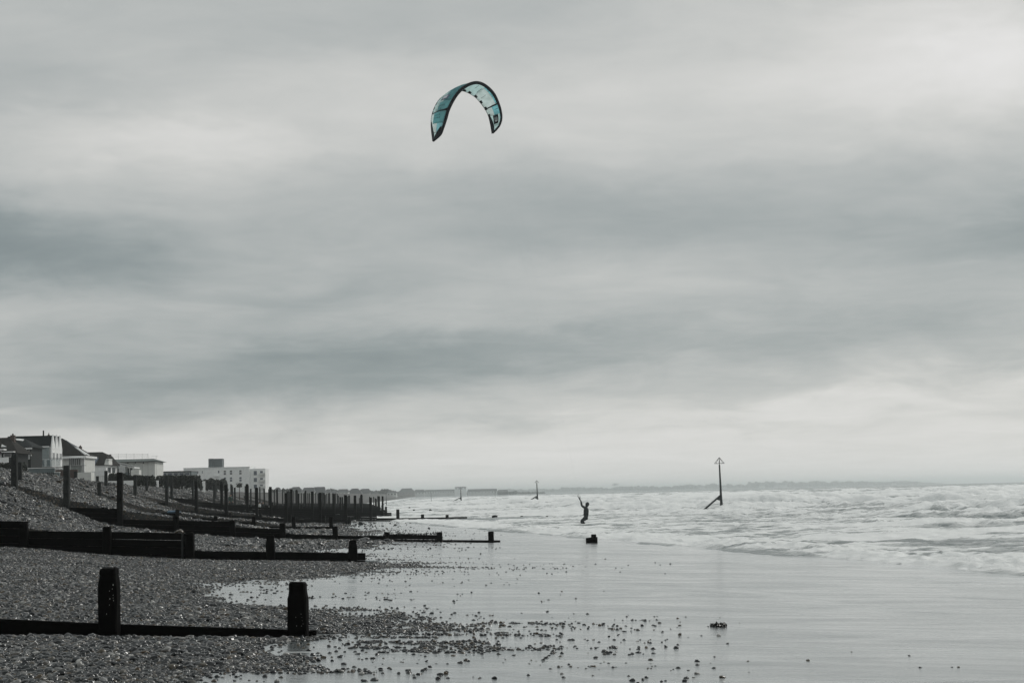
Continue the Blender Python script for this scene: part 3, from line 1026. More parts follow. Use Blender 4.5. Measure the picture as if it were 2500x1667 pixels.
X, Y, e = sample(150000, 16.0, 30.0, 0.14, 1.3, 0.004)
big_ = np.where(Y < 23.7, 0.06, 0.03)
r = size_r(len(X), 0.0165, 0.44) * np.where(rng.uniform(0, 1, len(X)) < big_, rng.uniform(1.4, 2.2, len(X)), 1) * np.where(Y < 24, 1.05, 1.0)
r = np.minimum(r, 0.048)
r = np.where(e < 0.1, np.minimum(r, 0.027), r)
scatter('foreground_shingle', 'mixed grey and brown wet pebbles covering the near beach', X, Y, r, tint_(len(X), X, Y), e)
X, Y, e = sample(280000, 30.0, 62.0, 0.10, 1.2, 0.004)
r = size_r(len(X), 0.0185, 0.45, 0.02)
r = np.where(e < 0.1, np.minimum(r, 0.024), np.minimum(r, 0.042))
scatter('middle_shingle', 'grey shingle between the low two-post groyne and the stepped one beyond', X, Y, r, tint_(len(X), X, Y), e)
X, Y, e = sample(170000, 62.0, 125.0, 0.0, 1.6, 0.002)
scatter('bank_shingle', 'grey shingle on the steep bank by the tall posts', X, Y, np.where(e < 0.1, np.minimum(size_r(len(X), 0.026, 0.3), 0.034), size_r(len(X), 0.033, 0.42, 0.02)), tint_(len(X), X, Y))
X, Y, e = sample(120000, 125.0, 330.0, -0.02, 2.0, 0.0)
scatter('far_shingle', 'pale grey shingle of the bank below the houses', X, Y, size_r(len(X), 0.052, 0.35, 0.01), tint_(len(X), X, Y))

# pebbles one can pick out on the wet sand: single objects sharing six meshes
PM = []
mp_, n, l, b = newmat('loose_pebble')
oi = n.new('ShaderNodeObjectInfo')
l.new(ramp_(n, l, oi.outputs['Random'], [(0.0, (0.012, 0.015, 0.016)), (0.6, (0.04, 0.045, 0.045)), (0.85, (0.09, 0.08, 0.055)), (1.0, (0.16, 0.155, 0.14))]), b.inputs['Base Color'])
b.inputs['Roughness'].default_value = 0.34
for k in range(6):
    bm = bmesh.new(); bmesh.ops.create_icosphere(bm, subdivisions=2, radius=1.0)
    r_ = random.Random(k); ph_ = [r_.uniform(0, 6) for _ in range(6)]
    for v in bm.verts:
        s = 1 + 0.16 * math.sin(2.1 * v.co.x + ph_[0]) + 0.14 * math.sin(2.4 * v.co.y + ph_[1]) + 0.1 * math.sin(3 * v.co.z + ph_[2])
        v.co *= s
    for f_ in bm.faces: f_.smooth = True
    me = bpy.data.meshes.new('pebble'); bm.to_mesh(me); bm.free(); me.materials.append(MATS['loose_pebble']); PM.append(me)
spots = []
r2 = random.Random(11)
CL = [(1010, 1535, 150, 22, 60), (1350, 1530, 90, 14, 26), (1190, 1590, 150, 16, 34), (1420, 1622, 110, 10, 18), (1560, 1628, 130, 12, 16), (1000, 1610, 180, 24, 20), (1150, 1420, 190, 40, 26),
      (1480, 1565, 160, 18, 12), (2010, 1612, 330, 34, 5)]
for cx_, cy_, sx_, sy_, k in CL:
    for _ in range(k):
        spots.append((r2.gauss(cx_, sx_ * .6), r2.gauss(cy_, sy_ * .6), r2.choice((3.5, 4, 4, 5, 5, 6, 7, 9)) * (0.6 if cy_ < 1450 else 1)))
spots += [(913, 1660, 17), (1702, 1623, 11), (1973, 1612, 9), (1505, 1580, 8), (1312, 1530, 9), (2247, 1629, 7), (2340, 1628, 7), (2324, 1628, 6), (2220, 1600, 7)]
for qx, qy, dpx in spots:
    if qx > 2480 or qy > 1662 or qy < 1385: continue
    p = hit(qx, qy)
    rr = dpx / 2 / FPX * p.y
    o = link('pebble', r2.choice(PM))
    o.location = (p.x, p.y, p.z + rr * 0.08)
    o.scale = (rr * r2.uniform(.95, 1.35), rr * r2.uniform(.8, 1.1), rr * r2.uniform(.55, .8))
    o.rotation_euler = (r2.uniform(-.2, .2), r2.uniform(-.2, .2), r2.uniform(0, 6))
    tag(o, 'small rounded pebble lying loose on the wet sand', 'pebble', 'loose pebbles on the wet sand')
# the one pale cobble by the low groyne
p = hit(580, 1551)
cob, n, l, b = newmat('pale_cobble')
b.inputs['Base Color'].default_value = (0.42, 0.42, 0.40, 1); b.inputs['Roughness'].default_value = 0.5
me = PM[2].copy(); me.materials.clear(); me.materials.append(cob)
o = link('cobble', me); o.location = (p.x, p.y, p.z + 0.035); o.scale = (0.045, 0.04, 0.033)
tag(o, 'single pale rounded cobble against the planks of the low groyne', 'cobble')
# clot of weed on the sand
p = hit(1750, 1529)
v, f = [], []
for i in range(60):
    c = Vector((random.gauss(0, .055), random.gauss(0, .03), abs(random.gauss(0.012, .014))))
    r_ = random.uniform(.012, .03); k = len(v)
    for d_ in ((1, 0, 0), (-1, 0, 0), (0, 1, 0), (0, -1, 0), (0, 0, 1), (0, 0, -1)):
        v.append(p + c + Vector(d_) * r_ * random.uniform(.4, 1.4))
    f += [tuple(k + i_ for i_ in q) for q in ((0, 2, 4), (2, 1, 4), (1, 3, 4), (3, 0, 4), (2, 0, 5), (1, 2, 5), (3, 1, 5), (0, 3, 5))]
tag(link('seaweed_clump', mesh('seaweed_clump', v, f), simple('seaweed', (0.012, 0.014, 0.011), 0.45, 0.4, 30)), 'dark clump of seaweed alone on the bare wet sand', 'seaweed')

# ------------------------------------------------------------------ houses behind the bank
WHITE = simple('white_render', (0.86, 0.87, 0.86), 0.7, 0.10, 1.2)
OFFW = simple('cream_render', (0.66, 0.67, 0.64), 0.75, 0.10, 1.0)
GREYW = simple('grey_render', (0.12, 0.15, 0.155), 0.75, 0.12, 1.0)
SLATE = simple('dark_slate', (0.012, 0.016, 0.017), 0.8, 0.35, 2.5, 0.02, (0.4, 1, 2.5), spec=0.1)
TILE = simple('brown_tile', (0.022, 0.021, 0.019), 0.85, 0.35, 3.0, 0.03, (0.6, 1, 3), spec=0.1)
DWALL = simple('dark_cladding', (0.016, 0.02, 0.02), 0.7, 0.3, 3.0, spec=0.15)
BRICK = simple('red_brick', (0.085, 0.06, 0.052), 0.85, 0.25, 6.0)
TRIM = simple('white_trim', (0.82, 0.83, 0.82), 0.5, 0.06, 2.0)
METAL = simple('grey_metal', (0.10, 0.11, 0.11), 0.45, 0.2, 3.0, metal=0.5)
HEDGEM = simple('hedge_leaf', (0.022, 0.028, 0.020), 0.7, 0.5, 4.0)
mg_, n, l, b = newmat('window_glass')
b.inputs['Base Color'].default_value = (0.03, 0.04, 0.045, 1); b.inputs['Roughness'].default_value = 0.08
GLASS = mg_
mg_, n, l, b = newmat('balustrade_glass')
b.inputs['Base Color'].default_value = (0.35, 0.42, 0.43, 1); b.inputs['Roughness'].default_value = 0.06
b.inputs['Alpha'].default_value = 0.35
BALG = mg_
mg_, n, l, b = newmat('roof_panel_glass')
b.inputs['Base Color'].default_value = (0.05, 0.07, 0.10, 1); b.inputs['Roughness'].default_value = 0.12
SOLAR = mg_
BLIND = simple('white_blind', (0.66, 0.68, 0.68), 0.6, 0.05, 5)
BOARD = {}


def hx(px, Y): return at(px, 1140, Y).x
def hz_(px, py, Y): return at(px, py, Y).z


def window(root, face, a0, a1, z0, z1, pos, mat=None, frame=0.07, bars=0):
    """window on a wall that faces the camera ('s') or the sea ('e'): recessed pane inside a proud frame"""
    mat = mat or GLASS
    if face == 's':
        fr = [(a0, a1, pos - .05, pos + .02, z1 - frame, z1), (a0, a1, pos - .08, pos + .02, z0, z0 + frame),
              (a0, a0 + frame, pos - .047, pos + .02, z0 + frame, z1 - frame), (a1 - frame, a1, pos - .047, pos + .02, z0 + frame, z1 - frame)]
        if bars: fr.append(((a0 + a1) / 2 - .03, (a0 + a1) / 2 + .03, pos - .044, pos + .02, z0 + frame, z1 - frame))
        pane = (a0 + frame * .6, a1 - frame * .6, pos - .022, pos + .01, z0 + frame * .6, z1 - frame * .6)
    else:
        fr = [(pos - .02, pos + .05, a0, a1, z1 - frame, z1), (pos - .02, pos + .08, a0, a1, z0, z0 + frame),
              (pos - .02, pos + .047, a0, a0 + frame, z0 + frame, z1 - frame), (pos - .02, pos + .047, a1 - frame, a1, z0 + frame, z1 - frame)]
        pane = (pos - .01, pos + .022, a0 + frame * .6, a1 - frame * .6, z0 + frame * .6, z1 - frame * .6)
    w = boxes('window', [fr[0], fr[1], fr[2], fr[3]] + fr[4:], TRIM, root)
    boxes('pane', [pane], mat, w)
    return w


def boards(name, x0, x1, y, z0, z1, step, mat, root):
    """lapped weatherboards: each board a separate piece"""
    k = max(1, int((z1 - z0) / step))
    s = (z1 - z0) / k
    for i in range(k):
        za = z0 + i * s
        o = link(name, mesh(name, [(x0, y - .05, za), (x1, y - .05, za), (x1, y + .02, za), (x0, y + .02, za),
                                   (x0, y - .02, za + s), (x1, y - .02, za + s), (x1, y + .02, za + s), (x0, y + .02, za + s)], BOXF), mat, root)


BASE = 4.2
# ---- far-left house, mostly out of the frame
Y = 272.0
h = empty('house', (hx(-20, Y), Y, BASE), 'dark tiled house with a squat chimney and white canopies at the end of the row', 'house')
zr, ze = hz_(0, 1066, Y), hz_(40, 1106, Y)
box('wall', hx(-120, Y), hx(34, Y), Y, Y + 8, BASE, ze - .03, DWALL, h)
hull('roof', [(hx(-140, Y), Y - .5, ze), (hx(46, Y), Y - .5, ze), (hx(46, Y), Y + 8.5, ze), (hx(-140, Y), Y + 8.5, ze), (hx(-110, Y), Y + 4, zr), (hx(6, Y), Y + 4, zr)], TILE, h)
c = boxes('chimney', [(hx(8, Y), hx(18, Y), Y + 3.7, Y + 4.5, zr - 1.2, zr + .35), (hx(11.5, Y), hx(14.5, Y), Y + 3.95, Y + 4.2, zr + .35, zr + .6)], BRICK, h)
hull('skylight', [(hx(-3, Y), Y + 1.6, hz_(0, 1083, Y)), (hx(-3, Y), Y + 1.2, hz_(0, 1090, Y)), (hx(12, Y), Y + 1.0, hz_(0, 1090, Y)), (hx(-3, Y), Y + 2.2, hz_(0, 1090, Y))], TRIM, h)
box('canopy', hx(-40, Y), hx(16, Y), Y - 1.6, Y - .02, hz_(5, 1099, Y), hz_(5, 1096, Y), TRIM, h)
box('canopy', hx(8, Y), hx(38, Y), Y - 1.1, Y - .02, hz_(20, 1104.5, Y), hz_(20, 1102, Y), TRIM, h)
window(h, 's', hx(-20, Y), hx(4, Y), hz_(0, 1125, Y), hz_(0, 1099.5, Y), Y, BLIND, bars=1)
window(h, 's', hx(9, Y), hx(28, Y), hz_(0, 1116, Y), hz_(0, 1106.5, Y), Y)
box('terrace_wall', hx(7, Y), hx(29, Y), Y - 1.9, Y - 1.75, BASE, hz_(20, 1117, Y), WHITE, h)

# ---- pavilion with hipped roof
Y = 285.0
h = empty('house', (hx(60, Y), Y, BASE), 'dark clad pavilion with a low hipped roof and three tall white-blinded windows', 'house')
zr, ze = hz_(38, 1069, Y), hz_(60, 1093, Y)
box('wall', hx(39, Y), hx(75, Y), Y, Y + 7, BASE, ze, DWALL, h)
hull('roof', [(hx(29, Y), Y - 1.0, ze), (hx(83, Y), Y - 1.0, ze), (hx(83, Y), Y + 8, ze), (hx(29, Y), Y + 8, ze), (hx(30, Y), Y + 3.4, zr), (hx(46, Y), Y + 3.4, zr),
              (hx(29, Y), Y - 1.0, ze + .12), (hx(83, Y), Y - 1.0, ze + .12)], SLATE, h)
box('fascia', hx(30, Y), hx(82, Y), Y - 1.06, Y - .9, hz_(60, 1097, Y), ze - .005, TRIM, h)
hull('roof_hatch', [(hx(26, Y), Y + 2.6, hz_(30, 1069, Y)), (hx(47, Y), Y + 2.6, hz_(47, 1071, Y)), (hx(47, Y), Y + 2.2, hz_(47, 1075, Y)), (hx(31, Y), Y + 2.2, hz_(31, 1073, Y)), (hx(36, Y), Y + 3.4, hz_(36, 1069, Y)), (hx(47, Y), Y + 3.4, hz_(47, 1071, Y))], TRIM, h)
for a, c in ((49, 55.5), (56.8, 62), (66.8, 73)):
    window(h, 's', hx(a, Y), hx(c, Y), hz_(60, 1121, Y), hz_(60, 1099, Y), Y, BLIND)
tube('mast', [(hx(40.5, Y), Y - 1.4, BASE), (hx(40.5, Y), Y - 1.4, hz_(40, 1072, Y))], 0.03, METAL, h)
box('wall_lamp', hx(75.2, Y), hx(76.6, Y), Y - .14, Y + .05, hz_(76, 1113, Y), hz_(76, 1109, Y), TRIM, h)

# ---- white house with three steep gables towards the sea
Y = 301.0
h = empty('house', (hx(110, Y), Y, BASE), 'white weatherboarded house with three sharp narrow gables under a long black roof', 'house')
X0, X1 = hx(14, Y), hx(124.5, Y)
L_ = 7.0
zp, zv, zw = hz_(125, 1062, Y), hz_(121, 1090, Y), BASE
box('wall', hx(76, Y), X1 - .25, Y + .03, Y + L_ - .03, BASE, zv - .02, WHITE, h)
gw = L_ / 3
for k in range(3):
    ya, yb = Y + k * gw, Y + (k + 1) * gw
    rf = hull('roof', [(X0, ya - .02, zv), (X0, yb - .02, zv), (X0, (ya + yb) / 2, zp), (X1 - .12, ya - .02, zv), (X1 - .12, yb - .02, zv), (X1 - .12, (ya + yb) / 2, zp)], SLATE, h)
    hull('gable', [(X1 - .1, ya, zv - .35), (X1 - .1, yb - .01, zv - .35), (X1 - .1, (ya + yb) / 2, zp + .12), (X1 + .14, ya, zv - .35), (X1 + .14, yb - .01, zv - .35), (X1 + .14, (ya + yb) / 2, zp + .12)], WHITE, h)
    window(h, 'e', ya + .55, yb - .55, hz_(127, 1121.5, Y), hz_(127, 1104, Y), X1 + .14)
box('front_wall', X1 - .1, X1 + .12, Y + .004, Y + L_ - .004, hz_(127, 1141, Y), zv - .352, WHITE, h)
box('eaves_board', hx(80, Y), X1 - .26, Y - .16, Y - .025, zv - .1, zv + .1, TRIM, h)
WB = simple('grey_weatherboard', (0.27, 0.31, 0.31), 0.7, 0.22, 5, 0.0, (0.3, 1, 3))
boards('weatherboard', hx(76.5, Y), X1 - .3, Y, hz_(100, 1119, Y), zv - .12, 0.22, WB, h)
tube('flue', [(hx(101.5, Y), Y + 1.2, zp - .5), (hx(101.5, Y), Y + 1.2, hz_(101, 1050, Y))], [.12, .12], DWALL, h)
boxes('chimney', [(hx(112, Y), hx(116.5, Y), Y + 1.1, Y + 1.5, zp - .4, zp + .12), (hx(113.4, Y), hx(115, Y), Y + 1.2, Y + 1.4, zp + .12, zp + .42)], BRICK, h)
Yb = Y - 2.2
dk = boxes('balcony_deck', [(hx(52, Yb), hx(152, Yb), Yb, Y - .02, hz_(100, 1141.5, Yb), hz_(100, 1140, Yb))], DWALL, h)
for i in range(8):
    xa = hx(53 + i * 11.9, Yb); xb = hx(53 + (i + 1) * 11.9 - .7, Yb)
    box('balustrade_pane', xa, xb, Yb - .02, Yb + .01, hz_(100, 1139, Yb), hz_(100, 1120, Yb), BALG, h)
box('handrail', hx(52, Yb), hx(150, Yb), Yb - .035, Yb + .035, hz_(100, 1119.4, Yb), hz_(100, 1118.6, Yb), METAL, h)
for a, c in ((83, 87), (88.5, 95), (99, 109), (113, 124)):
    window(h, 's', hx(a, Y), hx(c, Y), hz_(100, 1139.5, Y), hz_(100, 1121.5, Y), Y - .0)

# ---- house with a steep tiled roof and roof lights
Y = 318.0
h = empty('house', (hx(175, Y), Y, BASE), 'house with a steep brown tiled roof carrying long roof panels beside the three gables', 'house')
zr, ze = hz_(150, 1068, Y), hz_(180, 1114, Y)
xr_, xe = hx(153, Y + 4), hx(209, Y)
box('wall', hx(120, Y), hx(206, Y), Y, Y + 8, BASE, ze - .02, OFFW, h)
hull('roof', [(hx(118, Y), Y - .4, ze), (xe, Y - .4, ze), (xe, Y + 8.4, ze), (hx(118, Y), Y + 8.4, ze), (hx(118, Y), Y + 4, zr), (xr_, Y + 4, zr)], TILE, h)
box('fascia', hx(150, Y), hx(210, Y), Y - .62, Y - .42, hz_(180, 1119, Y), ze + .06, TRIM, h)
box('fascia', xe + .01, xe + .18, Y - .4, Y + 8, ze - .3, ze + .06, TRIM, h)
# panels lie on the seaward slope
def on_slope(s, t):   # s 0..1 down the slope, t metres along Y from the middle
    return Vector((xr_ + (xe - xr_) * s, Y + 4 + t * s, zr + (ze - zr) * s))
up = Vector((zr - ze, 0, xe - xr_)).normalized() * 0.12
for (s0, s1, t0, t1, mm) in ((.12, .55, -3.1, -2.2, SOLAR), (.12, .55, -1.6, -.7, SOLAR), (.5, .92, -3.2, -1.9, BLIND), (.5, .95, -1.3, .2, BLIND)):
    q = [on_slope(s0, t0), on_slope(s1, t0), on_slope(s1, t1), on_slope(s0, t1)]
    hull('roof_panel', q + [p + up for p in q], mm, h)
boxes('chimney', [(hx(177, Y), hx(183, Y), Y + 4.6, Y + 5.3, hz_(180, 1098, Y), hz_(180, 1088, Y)), (hx(178.5, Y), hx(181, Y), Y + 4.8, Y + 5.1, hz_(180, 1088, Y), hz_(180, 1085, Y))], BRICK, h)
Yv = Y - 1.5
v_ = box('veranda_roof', hx(168, Yv), hx(200, Yv), Yv, Y - .65, hz_(180, 1118, Yv), hz_(180, 1116.5, Yv), TRIM, h)
for i in range(7):
    box('veranda_post', hx(169 + i * 4.6, Yv), hx(169.9 + i * 4.6, Yv), Yv, Yv + .12, hz_(180, 1136, Yv), hz_(180, 1118.1, Yv), METAL, h)
for i in range(6):
    window(h, 's', hx(169.5 + i * 4.6, Y), hx(173.6 + i * 4.6, Y), hz_(180, 1136, Y), hz_(180, 1119, Y), Y)
for i in range(3):
    box('pilaster', hx(198.5 + i * 3.2, Y), hx(200.6 + i * 3.2, Y), Y - .3, Y - .02, BASE, ze - .33, TRIM, h)
box('balcony_rail', hx(150, Yv), hx(210, Yv), Yv - .05, Yv, hz_(180, 1137, Yv), hz_(180, 1136, Yv), METAL, h)
bw = box('stone_apron', hx(173, Yv), hx(199, Yv), Yv + .1, Yv + .4, BASE, hz_(180, 1137.2, Yv), simple('flint_wall', (0.22, 0.24, 0.23), 0.8, 0.6, 5), h)

# ---- house with mansard-like brown roof and blue glazed panel
Y = 345.0
h = empty('house', (hx(235, Y), Y, BASE), 'white walled house under a broad brown hipped roof with a blue glazed panel', 'house')
zr, ze = hz_(220, 1102, Y), hz_(220, 1136, Y)
box('wall', hx(190, Y), hx(259, Y), Y, Y + 9, BASE, ze - .02, WHITE, h)
hull('roof', [(hx(190, Y), Y - .3, ze), (hx(264, Y), Y - .3, ze), (hx(268, Y), Y + 9.3, ze), (hx(190, Y), Y + 9.3, ze), (hx(194, Y), Y + 4.5, zr), (hx(237, Y), Y + 4.5, zr),
              (hx(252, Y), Y + 3, hz_(252, 1112, Y)), (hx(257, Y), Y + 6, hz_(252, 1112, Y))], TILE, h)
q = [Vector((hx(a, Y), Y - .3 + 4.8 * t, ze + (zr - ze) * t)) for a, t in ((209, .03), (233, .03), (235.5, .55), (211, .55))]
off = Vector((0, -.10, .10))
hull('glazed_panel', [p + off for p in q] + [p + off * .3 for p in q], SOLAR, h)
hull('glazing_bar', [p + off * 1.2 for p in (q[0].lerp(q[1], .33), q[0].lerp(q[1], .37), q[3].lerp(q[2], .33), q[3].lerp(q[2], .37))] + [p + off * .6 for p in (q[0].lerp(q[1], .33), q[3].lerp(q[2], .33))], DWALL, h)
dm = hull('dormer', [(hx(255, Y), Y - .2, ze + .05), (hx(266, Y), Y - .2, ze + .05), (hx(265, Y), Y + .2, hz_(260, 1122, Y)), (hx(257, Y), Y + .2, hz_(260, 1122, Y)), (hx(255, Y), Y + 3, ze + .05), (hx(266, Y), Y + 3, ze + .05), (hx(265, Y), Y + 3, hz_(260, 1122, Y)), (hx(257, Y), Y + 3, hz_(260, 1122, Y))], OFFW, h)
boxes('dormer_cap', [(hx(259.5, Y), hx(266, Y), Y - .3, Y + 3, hz_(260, 1122, Y), hz_(260, 1120, Y))], TRIM, h)
boxes('chimney', [(hx(252, Y), hx(256, Y), Y + 5, Y + 5.6, hz_(252, 1112, Y), hz_(252, 1108, Y))], BRICK, h)
window(h, 's', hx(216.5, Y), hx(219.5, Y), hz_(218, 1151, Y), hz_(218, 1146, Y), Y)
for a in (208.5, 211, 213.5):
    box('fence_pale', hx(a, Y - 1), hx(a + 1.0, Y - 1), Y - 1.05, Y - 1, BASE, hz_(a, 1138, Y), TRIM, h)
window(h, 'e', Y + 1, Y + 4, hz_(262, 1154, Y), hz_(262, 1139, Y), hx(259, Y))
window(h, 'e', Y + 5, Y + 8, hz_(262, 1154, Y), hz_(262, 1139, Y), hx(259, Y))

# ---- veranda with white mono-pitch canopy
Y = 357.0
h = empty('veranda', (hx(300, Y), Y, BASE), 'open veranda with a white sloping canopy and dark square columns', 'veranda')
hull('canopy', [(hx(264, Y), Y, hz_(264, 1126, Y)), (hx(328, Y), Y, hz_(328, 1139.5, Y)), (hx(328, Y), Y, hz_(328, 1142.5, Y)), (hx(264, Y), Y, hz_(264, 1131, Y)),
                (hx(264, Y), Y + 5, hz_(264, 1126, Y)), (hx(328, Y), Y + 5, hz_(328, 1139.5, Y)), (hx(328, Y), Y + 5, hz_(328, 1142.5, Y)), (hx(264, Y), Y + 5, hz_(264, 1131, Y))], WHITE, h)
hull('roof_sheet', [(hx(a, Y), Y + s, hz_(a, c_, Y)) for a, c_ in ((264, 1125.8), (328, 1139.3), (328, 1138.4), (264, 1124.9)) for s in (-.3, 5.2)], METAL, h)
for a, c in ((310.5, 314), (317, 319), (320, 322)):
    box('column', hx(a, Y), hx(c, Y), Y + .2, Y + .6, BASE, hz_(a, 1142, Y), DWALL, h)
box('screen_wall', hx(291, Y - .6), hx(305.5, Y - .6), Y - .8, Y - .6, hz_(300, 1154, Y), hz_(300, 1138, Y), WHITE, h)
for i in range(6):
    box('screen_slat', hx(292 + i * 2.3, Y - .85), hx(292.6 + i * 2.3, Y - .85), Y - .84, Y - .803, hz_(300, 1153.5, Y), hz_(300, 1138.5, Y), GREYW, h)
box('base', hx(268, Y), hx(312, Y), Y + .1, Y + 5, BASE, hz_(290, 1153, Y), GREYW, h)
box('back_wall', hx(266, Y), hx(300, Y), Y + 5.2, Y + 5.5, BASE, hz_(280, 1133, Y), OFFW, h)
box('doorway', hx(274, Y), hx(282, Y), Y + 5.1, Y + 5.19, hz_(280, 1153, Y), hz_(280, 1142, Y), GLASS, h)
box('door_jamb', hx(271, Y - .3), hx(273.6, Y - .3), Y - .3, Y, BASE, hz_(272, 1137, Y), TRIM, h)
box('utility_block', hx(321, Y), hx(341, Y), Y - .6, Y + 1.5, BASE, hz_(330, 1147, Y), OFFW, h)

# ---- white block with shallow grey roof and scaffold rail
Y = 372.0
h = empty('house', (hx(330, Y), Y, BASE), 'plain white block with a shallow grey hipped roof and scaffold rails above it', 'house')
ze = hz_(350, 1127, Y); zr = hz_(350, 1118.5, Y)
box('wall', hx(285, Y), hx(378, Y), Y, Y + 9, BASE, ze, OFFW, h)
hull('roof', [(hx(262, Y), Y - .9, ze), (hx(385, Y), Y - .9, ze + .1), (hx(385, Y), Y + 10, ze), (hx(262, Y), Y + 10, ze), (hx(268, Y), Y + 4, zr), (hx(366, Y), Y + 4, zr), (hx(385, Y), Y - .9, ze + .18)], simple('grey_roof', (0.10, 0.12, 0.115), 0.7, 0.3, 2), h)
rails = []
for pyr, x0, x1 in ((1109.5, 258, 364), (1112.5, 258, 366), (1116, 262, 368), (1114.5, 371, 388)):
    rails.append(([(hx(x0, Y), Y - 1.1, hz_(x0, pyr, Y)), (hx(x1, Y), Y - 1.1, hz_(x1, pyr - .8, Y))], .018))
for a in (274, 292, 311, 330, 350, 364, 384):
    rails.append(([(hx(a, Y), Y - 1.1, BASE), (hx(a, Y), Y - 1.1, hz_(a, 1106.5 if a < 370 else 1113, Y))], .02))
for p, rad in rails:
    tube('scaffold_tube', p, rad, METAL, h, 6)
for a in (312, 330, 350):
    box('bracket', hx(a, Y), hx(a + 1.6, Y), Y - .25, Y - .003, hz_(a, 1131, Y), hz_(a, 1127.4, Y), DWALL, h)

# ---- low glazed building
Y = 480.0
h = empty('pavilion', (hx(420, Y), Y, BASE), 'long low grey flat-roofed building with a band of glass behind the hedge', 'building')
box('wall', hx(378, Y), hx(467, Y), Y, Y + 9, BASE, hz_(420, 1151.5, Y), GREYW, h)
box('roof', hx(377, Y), hx(468, Y), Y - .5, Y + 9.5, hz_(420, 1151.4, Y), hz_(420, 1149.8, Y), METAL, h)
for i in range(6):
    window(h, 's', hx(381 + i * 14, Y), hx(393 + i * 14, Y), hz_(400, 1161, Y), hz_(400, 1154, Y), Y, SOLAR)

# ---- apartment block
Y = 700.0
ap = empty('apartment_block', (hx(560, Y), Y, BASE), 'white flat-roofed apartment block with a dark lift housing on its roof', 'apartment block')
zt_ = hz_(540, 1142, Y)
box('wall', hx(448, Y), hx(609, Y), Y, Y + 14, BASE - .5, zt_, WHITE, ap)
box('parapet', hx(447.5, Y), hx(609.6, Y), Y - .15, Y + 14.1, zt_, zt_ + .3, TRIM, ap)
box('wing', hx(609.2, Y), hx(645.5, Y), Y + 1.2, Y + 12, BASE - .5, hz_(630, 1143.5, Y), WHITE, ap)
lf = boxes('lift_housing', [(hx(510, Y + 5), hx(522, Y + 5), Y + 4, Y + 9, zt_ + .3, hz_(520, 1119.3, Y + 5)), (hx(522, Y + 5), hx(543, Y + 5), Y + 4.3, Y + 9, zt_ + .3, hz_(520, 1119.3, Y + 5) - .05)],
           simple('lift_cladding', (0.07, 0.085, 0.09), .6, .2, 1), ap)
for a, c in ((471, 473.6), (481, 484.5), (492.5, 495), (531.5, 536)):
    window(ap, 's', hx(a, Y), hx(c, Y), hz_(500, 1156, Y), hz_(500, 1148.5, Y), Y, SOLAR, .1)
for a in (545.5, 560.5, 583.5):
    for z0, z1 in ((1158.5, 1147.2), (1175.5, 1164)):
        window(ap, 's', hx(a, Y), hx(a + 6.6, Y), hz_(570, z0, Y), hz_(570, z1, Y), Y, GLASS if z0 < 1160 else SOLAR, .1)
        box('transom', hx(a, Y), hx(a + 6.6, Y), Y - .12, Y - .055, hz_(570, (z0 + z1) / 2 + .6, Y), hz_(570, (z0 + z1) / 2 - .6, Y), TRIM, ap)
for z0, z1 in ((1160, 1148.5), (1176.5, 1165.5), (1192, 1182)):
    window(ap, 's', hx(617.5, Y), hx(626.5, Y), hz_(620, z0, Y), hz_(620, z1, Y), Y + 1.2, SOLAR, .1)
    window(ap, 's', hx(633, Y), hx(641, Y), hz_(640, z0, Y), hz_(640, z1, Y), Y + 1.2, SOLAR, .1)
    bz = hz_(640, z0 - 1.2, Y)
    bc = box('balcony', hx(631.5, Y), hx(648, Y), Y - .4, Y + 1.19, bz - .15, bz, TRIM, ap)
    box('balcony_front', hx(631.5, Y), hx(648, Y), Y - .45, Y - .4, bz, bz + .75, OFFW, bc)
    box('balcony_post', hx(647.2, Y), hx(648, Y), Y - .39, Y - .25, bz, bz + 2.5, TRIM, bc)
box('balcony', hx(523, Y), hx(535, Y), Y - 1.2, Y - .01, hz_(530, 1162.5, Y), hz_(530, 1161.5, Y), TRIM, ap)
tubes('balcony_railing', [([(hx(523, Y), Y - 1.15, hz_(530, q, Y)), (hx(535, Y), Y - 1.15, hz_(530, q, Y))], .04) for q in (1154.5, 1158)], TRIM, ap)

# ------------------------------------------------------------------ garden walls and fences along the crest
def wall_thing(name, label, cat, Y, x0, x1, ytop, mat, cop=None, thick=.3, slope=0.0):
    xa, xb = hx(x0, Y), hx(x1, Y)
    zt = hz_((x0 + x1) / 2, ytop, Y)
    w = empty(name, ((xa + xb) / 2, Y, gz((xa + xb) / 2, Y)), label, cat)
    zb = min(gz(xa, Y), gz(xb, Y)) - 1.2
    hull('wall', [(x, y, z) for x, z in ((xa, zb), (xb, zb), (xa, zt + slope), (xb, zt)) for y in (Y, Y + thick)], mat, w)
    if cop:
        hull('coping', [(x, y, z) for x, z in ((xa - .04, zt + slope + .003), (xb + .04, zt + .003), (xa - .04, zt + slope + .09), (xb + .04, zt + .09)) for y in (Y - .05, Y + thick + .05)], cop, w)
    return w


